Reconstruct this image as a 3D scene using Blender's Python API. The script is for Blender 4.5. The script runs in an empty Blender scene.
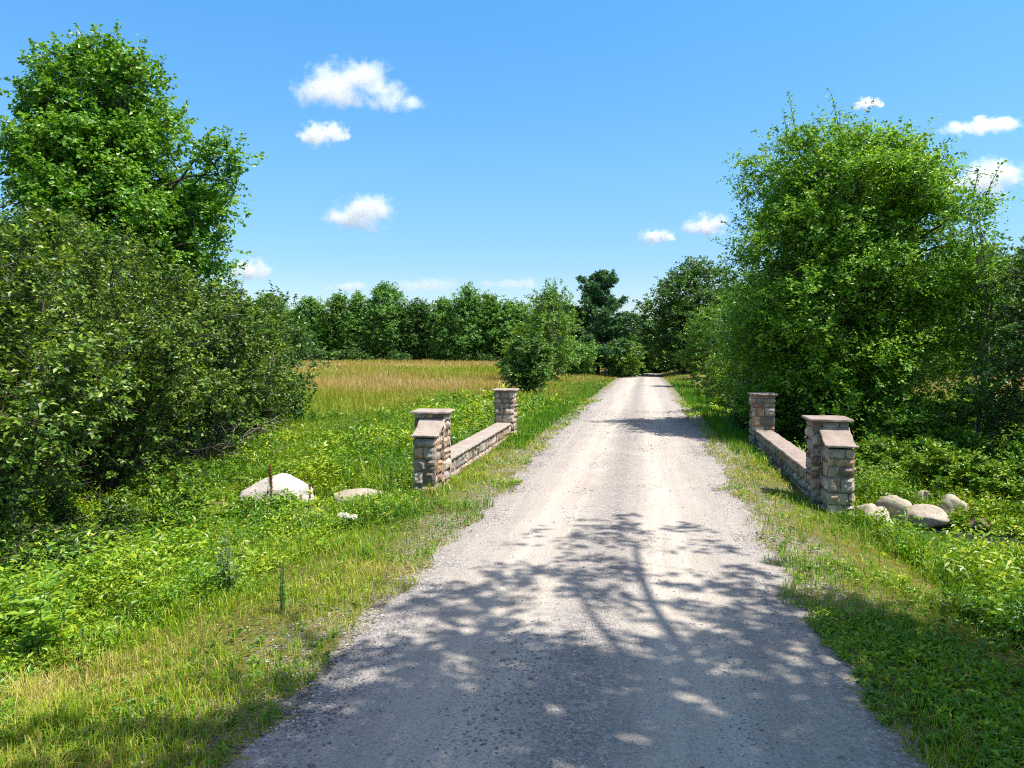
import bpy, math
import numpy as np
from mathutils import Vector

SC = bpy.context.scene
COL = SC.collection
PI = math.pi
CAM_H = 2.8

# ------------------------------------------------------------------ helpers
def tag(o, label=None, cat=None, group=None, kind=None):
    if label: o['label'] = label
    if cat: o['category'] = cat
    if group: o['group'] = group
    if kind: o['kind'] = kind
    return o

def empty(name, loc, rz=0.0):
    o = bpy.data.objects.new(name, None)
    COL.objects.link(o)
    o.location = loc
    o.rotation_euler = (0, 0, rz)
    o.empty_display_size = 0.3
    return o

def build(name, V, F, mats, parent=None, attrs=None, smooth=False, midx=None):
    """one mesh object out of numpy arrays; F is (M,3) or (M,4), or a list of such arrays"""
    V = np.asarray(V, dtype=np.float32).reshape(-1, 3)
    Fs = F if isinstance(F, list) and isinstance(F[0], np.ndarray) else [F]
    Fs = [np.asarray(f, dtype=np.int32) for f in Fs if len(f)]
    me = bpy.data.meshes.new(name)
    me.vertices.add(len(V))
    me.vertices.foreach_set('co', V.ravel())
    loops = np.concatenate([f.ravel() for f in Fs])
    tot = np.concatenate([np.full(len(f), f.shape[1], dtype=np.int32) for f in Fs])
    start = np.concatenate([[0], np.cumsum(tot)[:-1]]).astype(np.int32)
    me.loops.add(len(loops))
    me.loops.foreach_set('vertex_index', loops)
    me.polygons.add(len(tot))
    me.polygons.foreach_set('loop_start', start)
    me.polygons.foreach_set('loop_total', tot)
    if midx is not None:
        me.polygons.foreach_set('material_index', np.asarray(midx, dtype=np.int32))
    me.polygons.foreach_set('use_smooth', np.full(len(tot), bool(smooth)))
    for k, a in (attrs or {}).items():
        at = me.attributes.new(k, 'FLOAT', 'FACE')
        at.data.foreach_set('value', np.asarray(a, dtype=np.float32))
    for m in (mats if isinstance(mats, (list, tuple)) else [mats]):
        me.materials.append(m)
    me.update(calc_edges=True)
    me.validate()
    o = bpy.data.objects.new(name, me)
    COL.objects.link(o)
    if parent: o.parent = parent
    return o

def nrm(a):
    return a / (np.linalg.norm(a, axis=-1, keepdims=True) + 1e-9)

_R = np.random.RandomState(5)
_TAB = _R.rand(256, 256)
def noise2(x, y):
    x = np.asarray(x, float); y = np.asarray(y, float)
    xi = np.floor(x).astype(int); yi = np.floor(y).astype(int)
    fx = x - xi; fy = y - yi
    fx = fx * fx * (3 - 2 * fx); fy = fy * fy * (3 - 2 * fy)
    t = lambda i, j: _TAB[i & 255, j & 255]
    return (t(xi, yi) * (1 - fx) + t(xi + 1, yi) * fx) * (1 - fy) + (t(xi, yi + 1) * (1 - fx) + t(xi + 1, yi + 1) * fx) * fy
def fbm2(x, y, o=3):
    s = 0; a = .5; n = 0
    for k in range(o):
        s = s + a * noise2(np.asarray(x) * 2 ** k + 17 * k, np.asarray(y) * 2 ** k + 31 * k); n += a; a *= .5
    return s / n
_T3 = _R.rand(32, 32, 32)
def noise3(p):
    i = np.floor(p).astype(int); f = p - i; f = f * f * (3 - 2 * f)
    r = 0
    for a in (0, 1):
        for b in (0, 1):
            for c in (0, 1):
                w = np.where(a, f[:, 0], 1 - f[:, 0]) * np.where(b, f[:, 1], 1 - f[:, 1]) * np.where(c, f[:, 2], 1 - f[:, 2])
                r = r + w * _T3[(i[:, 0] + a) & 31, (i[:, 1] + b) & 31, (i[:, 2] + c) & 31]
    return r

def sstep(a, b, x):
    t = np.clip((np.asarray(x, float) - a) / (b - a), 0, 1)
    return t * t * (3 - 2 * t)

# ------------------------------------------------------------------ materials
def mat(name):
    m = bpy.data.materials.new(name)
    m.use_nodes = True
    nt = m.node_tree
    nt.nodes.clear()
    out = nt.nodes.new('ShaderNodeOutputMaterial')
    return m, nt, out

def N(nt, t, **kw):
    n = nt.nodes.new(t)
    for k, v in kw.items():
        if k == 'ins':
            for a, b in v.items(): n.inputs[a].default_value = b
        else: setattr(n, k, v)
    return n

def ramp(nt, fac, stops, interp='LINEAR'):
    r = nt.nodes.new('ShaderNodeValToRGB')
    r.color_ramp.interpolation = interp
    e = r.color_ramp.elements
    while len(e) > 1: e.remove(e[-1])
    e[0].position = stops[0][0]; e[0].color = (*stops[0][1], 1)
    for p, c in stops[1:]:
        x = e.new(p); x.color = (*c, 1)
    nt.links.new(fac, r.inputs[0])
    return r.outputs[0]

def math_n(nt, op, a, b=None, c=None, clamp=False):
    n = nt.nodes.new('ShaderNodeMath'); n.operation = op; n.use_clamp = clamp
    for i, v in enumerate((a, b, c)):
        if v is None: continue
        if isinstance(v, (int, float)): n.inputs[i].default_value = v
        else: nt.links.new(v, n.inputs[i])
    return n.outputs[0]

def mixc(nt, fac, a, b, blend='MIX'):
    n = nt.nodes.new('ShaderNodeMix'); n.data_type = 'RGBA'; n.blend_type = blend
    for s, v in ((n.inputs[0], fac), (n.inputs[6], a), (n.inputs[7], b)):
        if isinstance(v, (int, float)): s.default_value = v
        elif isinstance(v, tuple): s.default_value = (*v, 1)
        else: nt.links.new(v, s)
    return n.outputs[2]

def noise_n(nt, vec, scale, detail=3, rough=.55, out=0):
    n = nt.nodes.new('ShaderNodeTexNoise')
    n.inputs['Scale'].default_value = scale; n.inputs['Detail'].default_value = detail; n.inputs['Roughness'].default_value = rough
    if vec is not None: nt.links.new(vec, n.inputs['Vector'])
    return n.outputs[out]

def leaf_mat(name, stops, trans=.35, rough=.42, spec=.5, attr='tone'):
    m, nt, out = mat(name)
    a = N(nt, 'ShaderNodeAttribute', attribute_name=attr)
    c = ramp(nt, a.outputs['Fac'], stops)
    p = N(nt, 'ShaderNodeBsdfPrincipled', ins={'Roughness': rough, 'Specular IOR Level': spec})
    nt.links.new(c, p.inputs['Base Color'])
    t = N(nt, 'ShaderNodeBsdfTranslucent')
    tc = mixc(nt, 1.0, c, (1.35, 1.2, .5), 'MULTIPLY')
    nt.links.new(tc, t.inputs['Color'])
    mx = N(nt, 'ShaderNodeMixShader', ins={0: trans})
    nt.links.new(p.outputs[0], mx.inputs[1]); nt.links.new(t.outputs[0], mx.inputs[2])
    nt.links.new(mx.outputs[0], out.inputs[0])
    return m

def bark_mat(name, c1, c2):
    m, nt, out = mat(name)
    g = N(nt, 'ShaderNodeTexCoord')
    mp = N(nt, 'ShaderNodeMapping'); mp.inputs['Scale'].default_value = (9, 9, 1.6)
    nt.links.new(g.outputs['Object'], mp.inputs[0])
    n = noise_n(nt, mp.outputs[0], 2.2, 4)
    c = ramp(nt, n, [(.3, c1), (.7, c2)])
    p = N(nt, 'ShaderNodeBsdfPrincipled', ins={'Roughness': .9, 'Specular IOR Level': .15})
    nt.links.new(c, p.inputs['Base Color'])
    b = N(nt, 'ShaderNodeBump', ins={'Strength': .5, 'Distance': .03}); nt.links.new(n, b.inputs['Height']); nt.links.new(b.outputs[0], p.inputs['Normal'])
    nt.links.new(p.outputs[0], out.inputs[0])
    return m

M = {}
M['leaf_maple'] = leaf_mat('maple_leaf', [(0, (.034, .115, .010)), (.5, (.125, .315, .018)), (1, (.290, .490, .045))], trans=.36)
M['leaf_ash'] = leaf_mat('ash_leaf', [(0, (.026, .100, .010)), (.5, (.155, .360, .018)), (1, (.370, .570, .055))], trans=.38)
M['leaf_alder'] = leaf_mat('alder_leaf', [(0, (.020, .062, .008)), (.5, (.100, .205, .015)), (1, (.310, .425, .055))], trans=.34)
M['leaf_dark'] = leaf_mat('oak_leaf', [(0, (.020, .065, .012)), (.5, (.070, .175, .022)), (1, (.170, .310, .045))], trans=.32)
M['leaf_far'] = leaf_mat('far_leaf', [(0, (.045, .140, .032)), (.5, (.150, .335, .055)), (1, (.300, .500, .090))], trans=.36)
M['leaf_birch'] = leaf_mat('birch_leaf', [(0, (.040, .120, .014)), (.5, (.120, .265, .022)), (1, (.250, .410, .045))], trans=.35)
M['needle'] = leaf_mat('pine_needle', [(0, (.034, .100, .032)), (.5, (.068, .175, .052)), (1, (.120, .260, .075))], trans=.15)
M['leaf_bright'] = leaf_mat('sapling_leaf', [(0, (.055, .140, .007)), (.5, (.160, .310, .012)), (1, (.320, .460, .026))], trans=.35)
M['weed_leaf'] = leaf_mat('weed_leaf', [(0, (.032, .115, .006)), (.5, (.170, .335, .012)), (.85, (.410, .490, .024)), (1, (.60, .46, .02))], trans=.32)
M['grey_leaf'] = leaf_mat('grey_green_leaf', [(0, (.12, .18, .08)), (1, (.26, .33, .18))])
M['seed_brown'] = leaf_mat('dry_seed', [(0, (.16, .060, .025)), (1, (.33, .14, .055))], trans=.1)
M['petal'] = leaf_mat('white_petal', [(0, (.62, .64, .58)), (1, (.78, .78, .72))], trans=.2)
M['grass'] = leaf_mat('grass_blade', [(0, (.055, .160, .006)), (.3, (.165, .335, .010)), (.5, (.330, .410, .022)), (.7, (.450, .400, .100)), (1, (.54, .42, .20))], trans=.32, spec=.25)
M['field'] = leaf_mat('hay_blade', [(0, (.090, .230, .012)), (.3, (.230, .310, .024)), (.55, (.330, .285, .065)), (.8, (.400, .310, .115)), (1, (.55, .45, .26))], trans=.3, spec=.2)
M['bark'] = bark_mat('grey_bark', (.045, .036, .028), (.13, .11, .09))
M['bark_pale'] = bark_mat('pale_bark', (.14, .12, .10), (.30, .27, .24))
M['bark_dark'] = bark_mat('dark_bark', (.022, .017, .013), (.07, .055, .042))
M['stem_green'] = leaf_mat('green_stem', [(0, (.09, .15, .03)), (1, (.14, .2, .05))], trans=.05)

def rock_mat(name, c1, c2, c3, scale=1.0):
    m, nt, out = mat(name)
    g = N(nt, 'ShaderNodeTexCoord').outputs['Object']
    n1 = noise_n(nt, g, 2.2 * scale, 5); n2 = noise_n(nt, g, 60 * scale, 3, .7); n3 = noise_n(nt, g, 9 * scale, 4)
    c = ramp(nt, n1, [(.35, c1), (.65, c2)])
    c = mixc(nt, ramp(nt, n2, [(.50, (0, 0, 0)), (.70, (.6, .6, .6))]), c, c3)
    c = mixc(nt, ramp(nt, n3, [(.50, (0, 0, 0)), (.72, (.5, .5, .5))]), c, c3)
    p = N(nt, 'ShaderNodeBsdfPrincipled', ins={'Roughness': .85, 'Specular IOR Level': .25})
    nt.links.new(c, p.inputs['Base Color'])
    b = N(nt, 'ShaderNodeBump', ins={'Strength': .6, 'Distance': .03})
    nt.links.new(math_n(nt, 'ADD', n3, math_n(nt, 'MULTIPLY', n2, .35)), b.inputs['Height']); nt.links.new(b.outputs[0], p.inputs['Normal'])
    nt.links.new(p.outputs[0], out.inputs[0])
    return m
M['rock_white'] = rock_mat('pale_granite', (.44, .405, .36), (.58, .54, .49), (.20, .18, .155))
M['rock_tan'] = rock_mat('tan_fieldstone', (.33, .28, .215), (.48, .42, .34), (.17, .14, .10))
M['rock_red'] = rock_mat('wet_red_stone', (.14, .09, .08), (.22, .15, .13), (.08, .06, .05))
M['coping_grey'] = rock_mat('grey_capstone', (.31, .255, .21), (.41, .35, .295), (.18, .14, .115), 1.4)
M['coping_pink'] = rock_mat('pinkish_capstone', (.265, .21, .175), (.37, .305, .255), (.16, .12, .095), 1.4)

# veneer stone: colour per stone from the face attribute
m, nt, out = mat('veneer_stone')
a = N(nt, 'ShaderNodeAttribute', attribute_name='tone').outputs['Fac']
g = N(nt, 'ShaderNodeTexCoord').outputs['Object']
c = ramp(nt, a, [(0, (.19, .155, .125)), (.12, (.34, .28, .225)), (.28, (.47, .375, .27)), (.45, (.46, .31, .19)), (.58, (.41, .36, .31)),
                 (.73, (.31, .19, .14)), (.80, (.58, .50, .40)), (.91, (.33, .31, .29))], 'CONSTANT')
n1 = noise_n(nt, g, 7, 5); n2 = noise_n(nt, g, 45, 3, .7)
c = mixc(nt, 1.0, c, ramp(nt, n1, [(.3, (.55, .54, .54)), (.7, (1.15, 1.12, 1.08))]), 'MULTIPLY')
c = mixc(nt, ramp(nt, n2, [(.5, (0, 0, 0)), (.7, (.6, .6, .6))]), c, (.16, .12, .09))
p = N(nt, 'ShaderNodeBsdfPrincipled', ins={'Roughness': .85, 'Specular IOR Level': .25}); nt.links.new(c, p.inputs['Base Color'])
b = N(nt, 'ShaderNodeBump', ins={'Strength': .7, 'Distance': .02}); nt.links.new(math_n(nt, 'ADD', n1, math_n(nt, 'MULTIPLY', n2, .4)), b.inputs['Height'])
nt.links.new(b.outputs[0], p.inputs['Normal']); nt.links.new(p.outputs[0], out.inputs[0])
M['stone'] = m
m, nt, out = mat('mortar')
g = N(nt, 'ShaderNodeTexCoord').outputs['Object']
c = ramp(nt, noise_n(nt, g, 20, 4), [(.3, (.10, .082, .065)), (.7, (.19, .16, .13))])
p = N(nt, 'ShaderNodeBsdfPrincipled', ins={'Roughness': .95, 'Specular IOR Level': .1}); nt.links.new(c, p.inputs['Base Color']); nt.links.new(p.outputs[0], out.inputs[0])
M['mortar'] = m

# gravel road
def gravel_colour(nt, g):
    mp = N(nt, 'ShaderNodeMapping'); mp.inputs['Scale'].default_value = (1.1, .035, 1); nt.links.new(g, mp.inputs[0])
    streak = noise_n(nt, mp.outputs[0], 2.0, 4, .6)
    mp2 = N(nt, 'ShaderNodeMapping'); mp2.inputs['Scale'].default_value = (5, .2, 1); nt.links.new(g, mp2.inputs[0])
    streak2 = noise_n(nt, mp2.outputs[0], 1.6, 3, .6)
    blot = noise_n(nt, g, .55, 5, .62)
    fine = noise_n(nt, g, 38, 3, .7)
    base = ramp(nt, streak, [(.28, (.290, .257, .218)), (.5, (.362, .319, .268)), (.72, (.435, .384, .322))])
    base = mixc(nt, ramp(nt, blot, [(.42, (0, 0, 0)), (.68, (.55, .55, .55))]), base, (.37, .335, .31))
    base = mixc(nt, 1.0, base, ramp(nt, streak2, [(.3, (.91, .91, .92)), (.7, (1.05, 1.05, 1.04))]), 'MULTIPLY')
    base = mixc(nt, 1.0, base, ramp(nt, fine, [(.3, (.66, .65, .65)), (.5, (1, 1, 1)), (.7, (1.2, 1.2, 1.2))]), 'MULTIPLY')
    v = N(nt, 'ShaderNodeTexVoronoi', ins={'Scale': 34.0}); nt.links.new(g, v.inputs['Vector'])
    peb = ramp(nt, v.outputs['Distance'], [(.1, (1, 1, 1)), (.24, (0, 0, 0))])
    sel = ramp(nt, N_sep(nt, v.outputs['Color']), [(.76, (0, 0, 0)), (.80, (1, 1, 1))])
    pc = ramp(nt, N_sep(nt, v.outputs['Color'], 1), [(.0, (.15, .13, .12)), (.5, (.25, .22, .20)), (1, (.5, .46, .42))])
    pm = math_n(nt, 'MULTIPLY', peb, sel)
    base = mixc(nt, pm, base, pc)
    return base, fine, pm
def N_sep(nt, col, i=0):
    s = N(nt, 'ShaderNodeSeparateColor'); nt.links.new(col, s.inputs[0]); return s.outputs[i]

m, nt, out = mat('gravel_road')
g = N(nt, 'ShaderNodeTexCoord').outputs['Object']
base, fine, pm = gravel_colour(nt, g)
sx = N(nt, 'ShaderNodeSeparateXYZ'); nt.links.new(g, sx.inputs[0])
# loose grey gravel thrown to the edges and left on the crown between the wheel tracks
off = math_n(nt, 'ABSOLUTE', math_n(nt, 'ADD', sx.outputs[0], .48))
wob = noise_n(nt, g, .8, 4, .6)
off = math_n(nt, 'ADD', off, math_n(nt, 'MULTIPLY', math_n(nt, 'SUBTRACT', wob, .5), .75))
edge = ramp(nt, math_n(nt, 'DIVIDE', off, 2.5), [(.0, (.85, .85, .85)), (.13, (.45, .45, .45)), (.24, (0, 0, 0)), (.50, (.0, .0, .0)), (.64, (.35, .35, .35)), (.72, (.25, .25, .25)), (.86, (.75, .75, .75)), (1, (.85, .85, .85))])
gv = N(nt, 'ShaderNodeTexVoronoi', ins={'Scale': 45.0}); nt.links.new(g, gv.inputs['Vector'])
gcol = ramp(nt, N_sep(nt, gv.outputs['Color']), [(0, (.15, .135, .125)), (.4, (.24, .215, .20)), (.8, (.34, .305, .275)), (1, (.48, .44, .39))])
tr_ = ramp(nt, math_n(nt, 'DIVIDE', off, 2.5), [(.12, (1, 1, 1)), (.27, (1.16, 1.15, 1.13)), (.45, (1.12, 1.11, 1.1)), (.6, (.97, .97, .97))])
base = mixc(nt, 1.0, base, tr_, 'MULTIPLY')
base = mixc(nt, edge, base, gcol)
p = N(nt, 'ShaderNodeBsdfPrincipled', ins={'Roughness': .92, 'Specular IOR Level': .15}); nt.links.new(base, p.inputs['Base Color'])
hh = math_n(nt, 'ADD', math_n(nt, 'MULTIPLY', fine, .7), math_n(nt, 'MULTIPLY', pm, .8))
hh = math_n(nt, 'SUBTRACT', hh, math_n(nt, 'MULTIPLY', math_n(nt, 'MULTIPLY', gv.outputs['Distance'], edge), 1.6))
b = N(nt, 'ShaderNodeBump', ins={'Strength': .8, 'Distance': .016}); nt.links.new(hh, b.inputs['Height']); nt.links.new(b.outputs[0], p.inputs['Normal'])
nt.links.new(p.outputs[0], out.inputs[0])
M['road'] = m

# ground: soil, litter, moss, gravel shoulders, hay-coloured field
m, nt, out = mat('ground_soil')
g = N(nt, 'ShaderNodeTexCoord').outputs['Object']
sx = N(nt, 'ShaderNodeSeparateXYZ'); nt.links.new(g, sx.inputs[0])
n1 = noise_n(nt, g, .7, 5, .6); n2 = noise_n(nt, g, 7, 4, .65); n3 = noise_n(nt, g, .06, 4, .6); n4 = noise_n(nt, g, 40, 2, .7)
soil = ramp(nt, n2, [(.3, (.10, .08, .03)), (.55, (.21, .17, .07)), (.75, (.34, .28, .14))])
green = ramp(nt, n2, [(.3, (.035, .065, .008)), (.7, (.10, .13, .02))])
c = mixc(nt, ramp(nt, n1, [(.42, (.9, .9, .9)), (.66, (.35, .35, .35))]), soil, green)
# hay field past the stream on the left and far right
fy = math_n(nt, 'ADD', sx.outputs[1], math_n(nt, 'MULTIPLY', n3, 18))
ff = ramp(nt, math_n(nt, 'DIVIDE', fy, 100), [(.33, (0, 0, 0)), (.55, (1, 1, 1))])
ff = math_n(nt, 'MULTIPLY', ff, ramp(nt, math_n(nt, 'DIVIDE', math_n(nt, 'ABSOLUTE', math_n(nt, 'ADD', sx.outputs[0], .48)), 20), [(.22, (0, 0, 0)), (.55, (1, 1, 1))]))
hay = ramp(nt, n3, [(.3, (.17, .19, .03)), (.5, (.28, .22, .055)), (.7, (.34, .26, .09))])
hay = mixc(nt, 1.0, hay, ramp(nt, n2, [(.3, (.7, .7, .7)), (.7, (1.2, 1.2, 1.2))]), 'MULTIPLY')
c = mixc(nt, ff, c, hay)
# gravelly shoulders beside the road
d = math_n(nt, 'ABSOLUTE', math_n(nt, 'ADD', sx.outputs[0], .48))
d = math_n(nt, 'ADD', d, math_n(nt, 'MULTIPLY', math_n(nt, 'SUBTRACT', n1, .5), 2.2))
sh = ramp(nt, math_n(nt, 'DIVIDE', d, 6), [(.38, (.95, .95, .95)), (.50, (.1, .1, .1)), (.6, (0, 0, 0))])
gv = N(nt, 'ShaderNodeTexVoronoi', ins={'Scale': 30.0}); nt.links.new(g, gv.inputs['Vector'])
gr = ramp(nt, N_sep(nt, gv.outputs['Color']), [(0, (.15, .13, .10)), (.5, (.26, .23, .18)), (1, (.42, .375, .31))])
c = mixc(nt, math_n(nt, 'MULTIPLY', sh, ramp(nt, n2, [(.35, (.5, .5, .5)), (.6, (1, 1, 1))])), c, gr)
p = N(nt, 'ShaderNodeBsdfPrincipled', ins={'Roughness': .95, 'Specular IOR Level': .1}); nt.links.new(c, p.inputs['Base Color'])
b = N(nt, 'ShaderNodeBump', ins={'Strength': .8, 'Distance': .05}); nt.links.new(math_n(nt, 'ADD', n2, math_n(nt, 'MULTIPLY', n4, .4)), b.inputs['Height']); nt.links.new(b.outputs[0], p.inputs['Normal'])
nt.links.new(p.outputs[0], out.inputs[0])
M['ground'] = m

m, nt, out = mat('stream_water')
p = N(nt, 'ShaderNodeBsdfPrincipled', ins={'Base Color': (.025, .03, .025, 1), 'Roughness': .04, 'IOR': 1.33, 'Specular IOR Level': .6})
g = N(nt, 'ShaderNodeTexCoord').outputs['Object']
b = N(nt, 'ShaderNodeBump', ins={'Strength': .12, 'Distance': .02}); nt.links.new(noise_n(nt, g, 5, 2), b.inputs['Height']); nt.links.new(b.outputs[0], p.inputs['Normal'])
nt.links.new(p.outputs[0], out.inputs[0])
M['water'] = m
m, nt, out = mat('pebble')
a = N(nt, 'ShaderNodeAttribute', attribute_name='tone').outputs['Fac']
p = N(nt, 'ShaderNodeBsdfPrincipled', ins={'Roughness': .85, 'Specular IOR Level': .2})
nt.links.new(ramp(nt, a, [(0, (.10, .095, .095)), (.4, (.22, .205, .20)), (.75, (.36, .33, .30)), (1, (.56, .53, .49))]), p.inputs['Base Color']); nt.links.new(p.outputs[0], out.inputs[0])
M['pebble'] = m

# ------------------------------------------------------------------ terrain
def road_z(Y):
    return -0.50 * sstep(22, 56, Y) - 0.75 * sstep(50, 112, Y)
def ground_z(X, Y, bumps=True):
    X = np.asarray(X, float); Y = np.asarray(Y, float)
    d = np.abs(X + .48)                       # distance from the road's centre line
    zr = road_z(Y)
    side = np.where(X > 0, 1.0, 1.0)
    sl = np.where(X > 0, sstep(2.7, 5.7, d), sstep(3.0, 6.4, d))
    low = np.where(Y < 60, -.72, -.72) * (1 - .25 * sstep(70, 150, Y))
    z = zr * (1 - sl) + low * sl
    # foreground left bank is shallower
    z = z + .25 * (1 - sstep(6, 12, Y)) * sl
    # stream channel crossing under the road
    cy = 16.9 - .5 * np.clip(X - 5.2, 0, 4)
    ch = np.exp(-((Y - cy) / np.where((X > 0) & (Y < cy), 1.7, .95)) ** 2) * sstep(4.0, 4.7, d)
    z = z - np.where(X > 0, .52, .35) * ch
    if bumps:
        z = z + (fbm2(X * .5, Y * .5, 3) - .5) * .22 * sstep(2.6, 5, d)
        z = z + (fbm2(X * .03 + 9, Y * .03, 2) - .5) * .8 * sstep(12, 60, d) * sstep(20, 80, Y)
    # rising beyond the field edges
    z = z + 10 * sstep(400, 2500, np.hypot(X, Y))
    return z

def axis_grid(lo, a, b, hi, step, g):
    core = list(np.arange(a, b + 1e-6, step)); s = step; x = b; up = []
    while x < hi: s *= g; x += s; up.append(x)
    s = step; x = a; dn = []
    while x > lo: s *= g; x -= s; dn.append(x)
    return np.array(dn[::-1] + core + up)
gx = axis_grid(-3000, -13, 11, 3000, .22, 1.07); gy = axis_grid(-3000, 2, 27, 3200, .22, 1.05)
GX, GY = np.meshgrid(gx, gy)
GZ = ground_z(GX, GY)
def grid_faces(ny, nx):
    i = np.arange(ny - 1)[:, None] * nx + np.arange(nx - 1)[None, :]
    i = i.ravel()
    return np.stack([i, i + 1, i + nx + 1, i + nx], 1)
tag(build('ground', np.stack([GX, GY, GZ - .006], -1), grid_faces(len(gy), len(gx)), M['ground'], smooth=True), kind='structure')

# road sheet: edges wander, bends away behind the trees at its far end
ys = np.concatenate([np.arange(-25, 40, .25), np.arange(40, 118, 1.0), np.arange(118, 190, 2.0)])
ts = np.linspace(0, 1, 25)
bend = -30 * sstep(104, 180, ys) ** 1.1
eL = -2.72 + (fbm2(ys * .55, ys * 0 + 3, 3) - .5) * .55 + (noise2(ys * 3.1, ys * 0 + 3) - .5) * .22 + bend
eR = 1.76 + (fbm2(ys * .55, ys * 0 + 8, 3) - .5) * .55 + (noise2(ys * 3.1, ys * 0 + 9) - .5) * .22 + bend
RX = eL[:, None] * (1 - ts) + eR[:, None] * ts
RY = np.repeat(ys[:, None], len(ts), 1)
crown = .05 * (1 - (2 * ts - 1) ** 2)
rut = -.022 * (np.exp(-((ts - .28) / .09) ** 2) + np.exp(-((ts - .70) / .09) ** 2))
RZ = ground_z(RX, RY) + (crown + rut)[None, :] + .004
tag(build('gravel_road', np.stack([RX, RY, RZ], -1), grid_faces(len(ys), len(ts)), M['road'], smooth=True), kind='structure')

# stream water right and left
def water(name, x0, x1, y0, y1, z):
    V = [(x0, y0, z), (x1, y0, z), (x1, y1, z), (x0, y1, z)]
    tag(build(name, V, [(0, 1, 2, 3)], M['water']), kind='structure')
water('stream_water', 3.9, 16, 12.5, 19.0, -1.05)

# ------------------------------------------------------------------ rocks
def ico(sub):
    import bmesh
    bm = bmesh.new(); bmesh.ops.create_icosphere(bm, subdivisions=sub, radius=1)
    V = np.array([v.co[:] for v in bm.verts]); F = np.array([[v.index for v in f.verts] for f in bm.faces]); bm.free()
    return V, F
IV, IF = ico(4)
def boulder(name, label, loc, size, rz, mt, seed, group=None, rough=.35, square=.0, cuts=7, peak=0):
    r = np.random.RandomState(seed)
    V = IV.copy()
    if square: V = np.sign(V) * np.abs(V) ** (1 - square)
    for _ in range(2 if group else cuts):                       # a few flat cleavage faces
        n = nrm(r.normal(size=3)); d = r.uniform(.62, .9)
        k = V @ n; V = V - np.where(k > d, (k - d) * .8, 0)[:, None] * n
    V = V * (1 + rough * (noise3(V * 1.3 + seed * 3.7 + 10) - .5) + .12 * (noise3(V * 4 + seed + 20) - .5) + .05 * (noise3(V * 11 + seed) - .5))[:, None]
    V[:, 2] *= 1 - peak * np.abs(V[:, 0] - .1) ** 1.2
    V = V * np.array(size)
    o = build(name, V, IF, mt, smooth=True)
    o.location = loc; o.rotation_euler = (r.uniform(-.1, .1), r.uniform(-.1, .1), rz)
    return tag(o, label, 'boulder', group)

boulder('boulder', 'large white granite boulder rising from the weeds left of the road', (-8.78, 17.0, -.88), (1.08, .65, .58), .1, M['rock_white'], 3, rough=.3, cuts=5, peak=.62)
boulder('boulder', 'low flat tan boulder between the big white boulder and the stone wall', (-6.38, 16.4, -.72), (.72, .5, .22), -.1, M['rock_tan'], 9, rough=.2, cuts=3)
RG = 'stream rocks beside the right wall'
boulder('boulder', 'leaning oblong pale rock at the stream, nearest the upright end of the row', (5.2, 17.1, -.70), (.21, .38, .33), .7, M['rock_tan'], 12, RG)
boulder('boulder', 'long low rock lying in the middle of the stream row', (5.85, 17.05, -.78), (.44, .28, .23), .15, M['rock_tan'], 22, RG)
boulder('boulder', 'round pale rock at the right end of the stream row', (6.5, 17.5, -.70), (.29, .29, .28), .8, M['rock_tan'], 31, RG)
boulder('boulder', 'small pale rock tucked behind the long low stream rock', (6.15, 18.2, -.66), (.28, .25, .22), .3, M['rock_tan'], 41, RG)
boulder('boulder', 'flat dark red rock lying wet at the right of the stream rocks', (6.9, 17.0, -.90), (.27, .25, .12), .3, M['rock_red'], 52, RG)
boulder('boulder', 'small brown rock half hidden left of the leaning stream rock', (4.86, 16.75, -.76), (.18, .2, .2), .3, M['rock_tan'], 61, RG)
boulder('boulder', 'grey rock against the foot of the right stone wall', (4.25, 14.9, -.55), (.28, .3, .25), .3, M['rock_tan'], 71, RG)
boulder('boulder', 'small round rock between the pillar foot and the leaning stream rock', (4.55, 16.6, -.66), (.22, .2, .2), .3, M['rock_tan'], 66, RG)
boulder('boulder', 'squat rock in the gap between the leaning and the long low stream rocks', (5.5, 17.45, -.70), (.22, .2, .2), .9, M['rock_tan'], 68, RG)
boulder('boulder', 'tiny white rock under the trees at the far end of the field', (-4.9, 98, -.95), (.75, .5, .55), .2, M['rock_white'], 81)

# ------------------------------------------------------------------ stone parapets
def block(cx, cz, w, h, prot, r, depth=.10):
    """rough-hewn stone, its face in the xz plane looking along -y; returns V,F"""
    nx, nz = max(3, int(w / .05) + 1), max(3, int(h / .05) + 1)
    u = np.linspace(-1, 1, nx); v = np.linspace(-1, 1, nz)
    U, W = np.meshgrid(u, v)
    e = 1 - np.maximum(np.abs(U), np.abs(W)) ** 6
    cr = .16 * np.abs(U * W) ** 3                                     # rounded corners
    x = cx + U * w / 2 * (1 - cr * .35); z = cz + W * h / 2 * (1 - cr * .35)
    x = x + r.uniform(-.006, .006, U.shape); z = z + r.uniform(-.006, .006, U.shape)
    tilt = r.uniform(-.012, .012) * U + r.uniform(-.012, .012) * W
    y = -prot * e - tilt * e + r.uniform(-.013, .013, U.shape)
    Vf = np.stack([x, y, z], -1).reshape(-1, 3)
    F = grid_faces(nz, nx)
    ring = list(range(nx)) + [nx * k + nx - 1 for k in range(1, nz)] + [nx * (nz - 1) + k for k in range(nx - 2, -1, -1)] + [nx * k for k in range(nz - 2, 0, -1)]
    Vb = Vf[ring].copy(); Vb[:, 1] = depth
    n0 = len(Vf); m_ = len(ring)
    S = np.array([[ring[k], n0 + k, n0 + (k + 1) % m_, ring[(k + 1) % m_]] for k in range(m_)])
    return np.vstack([Vf, Vb]), np.vstack([F, S])

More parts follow.
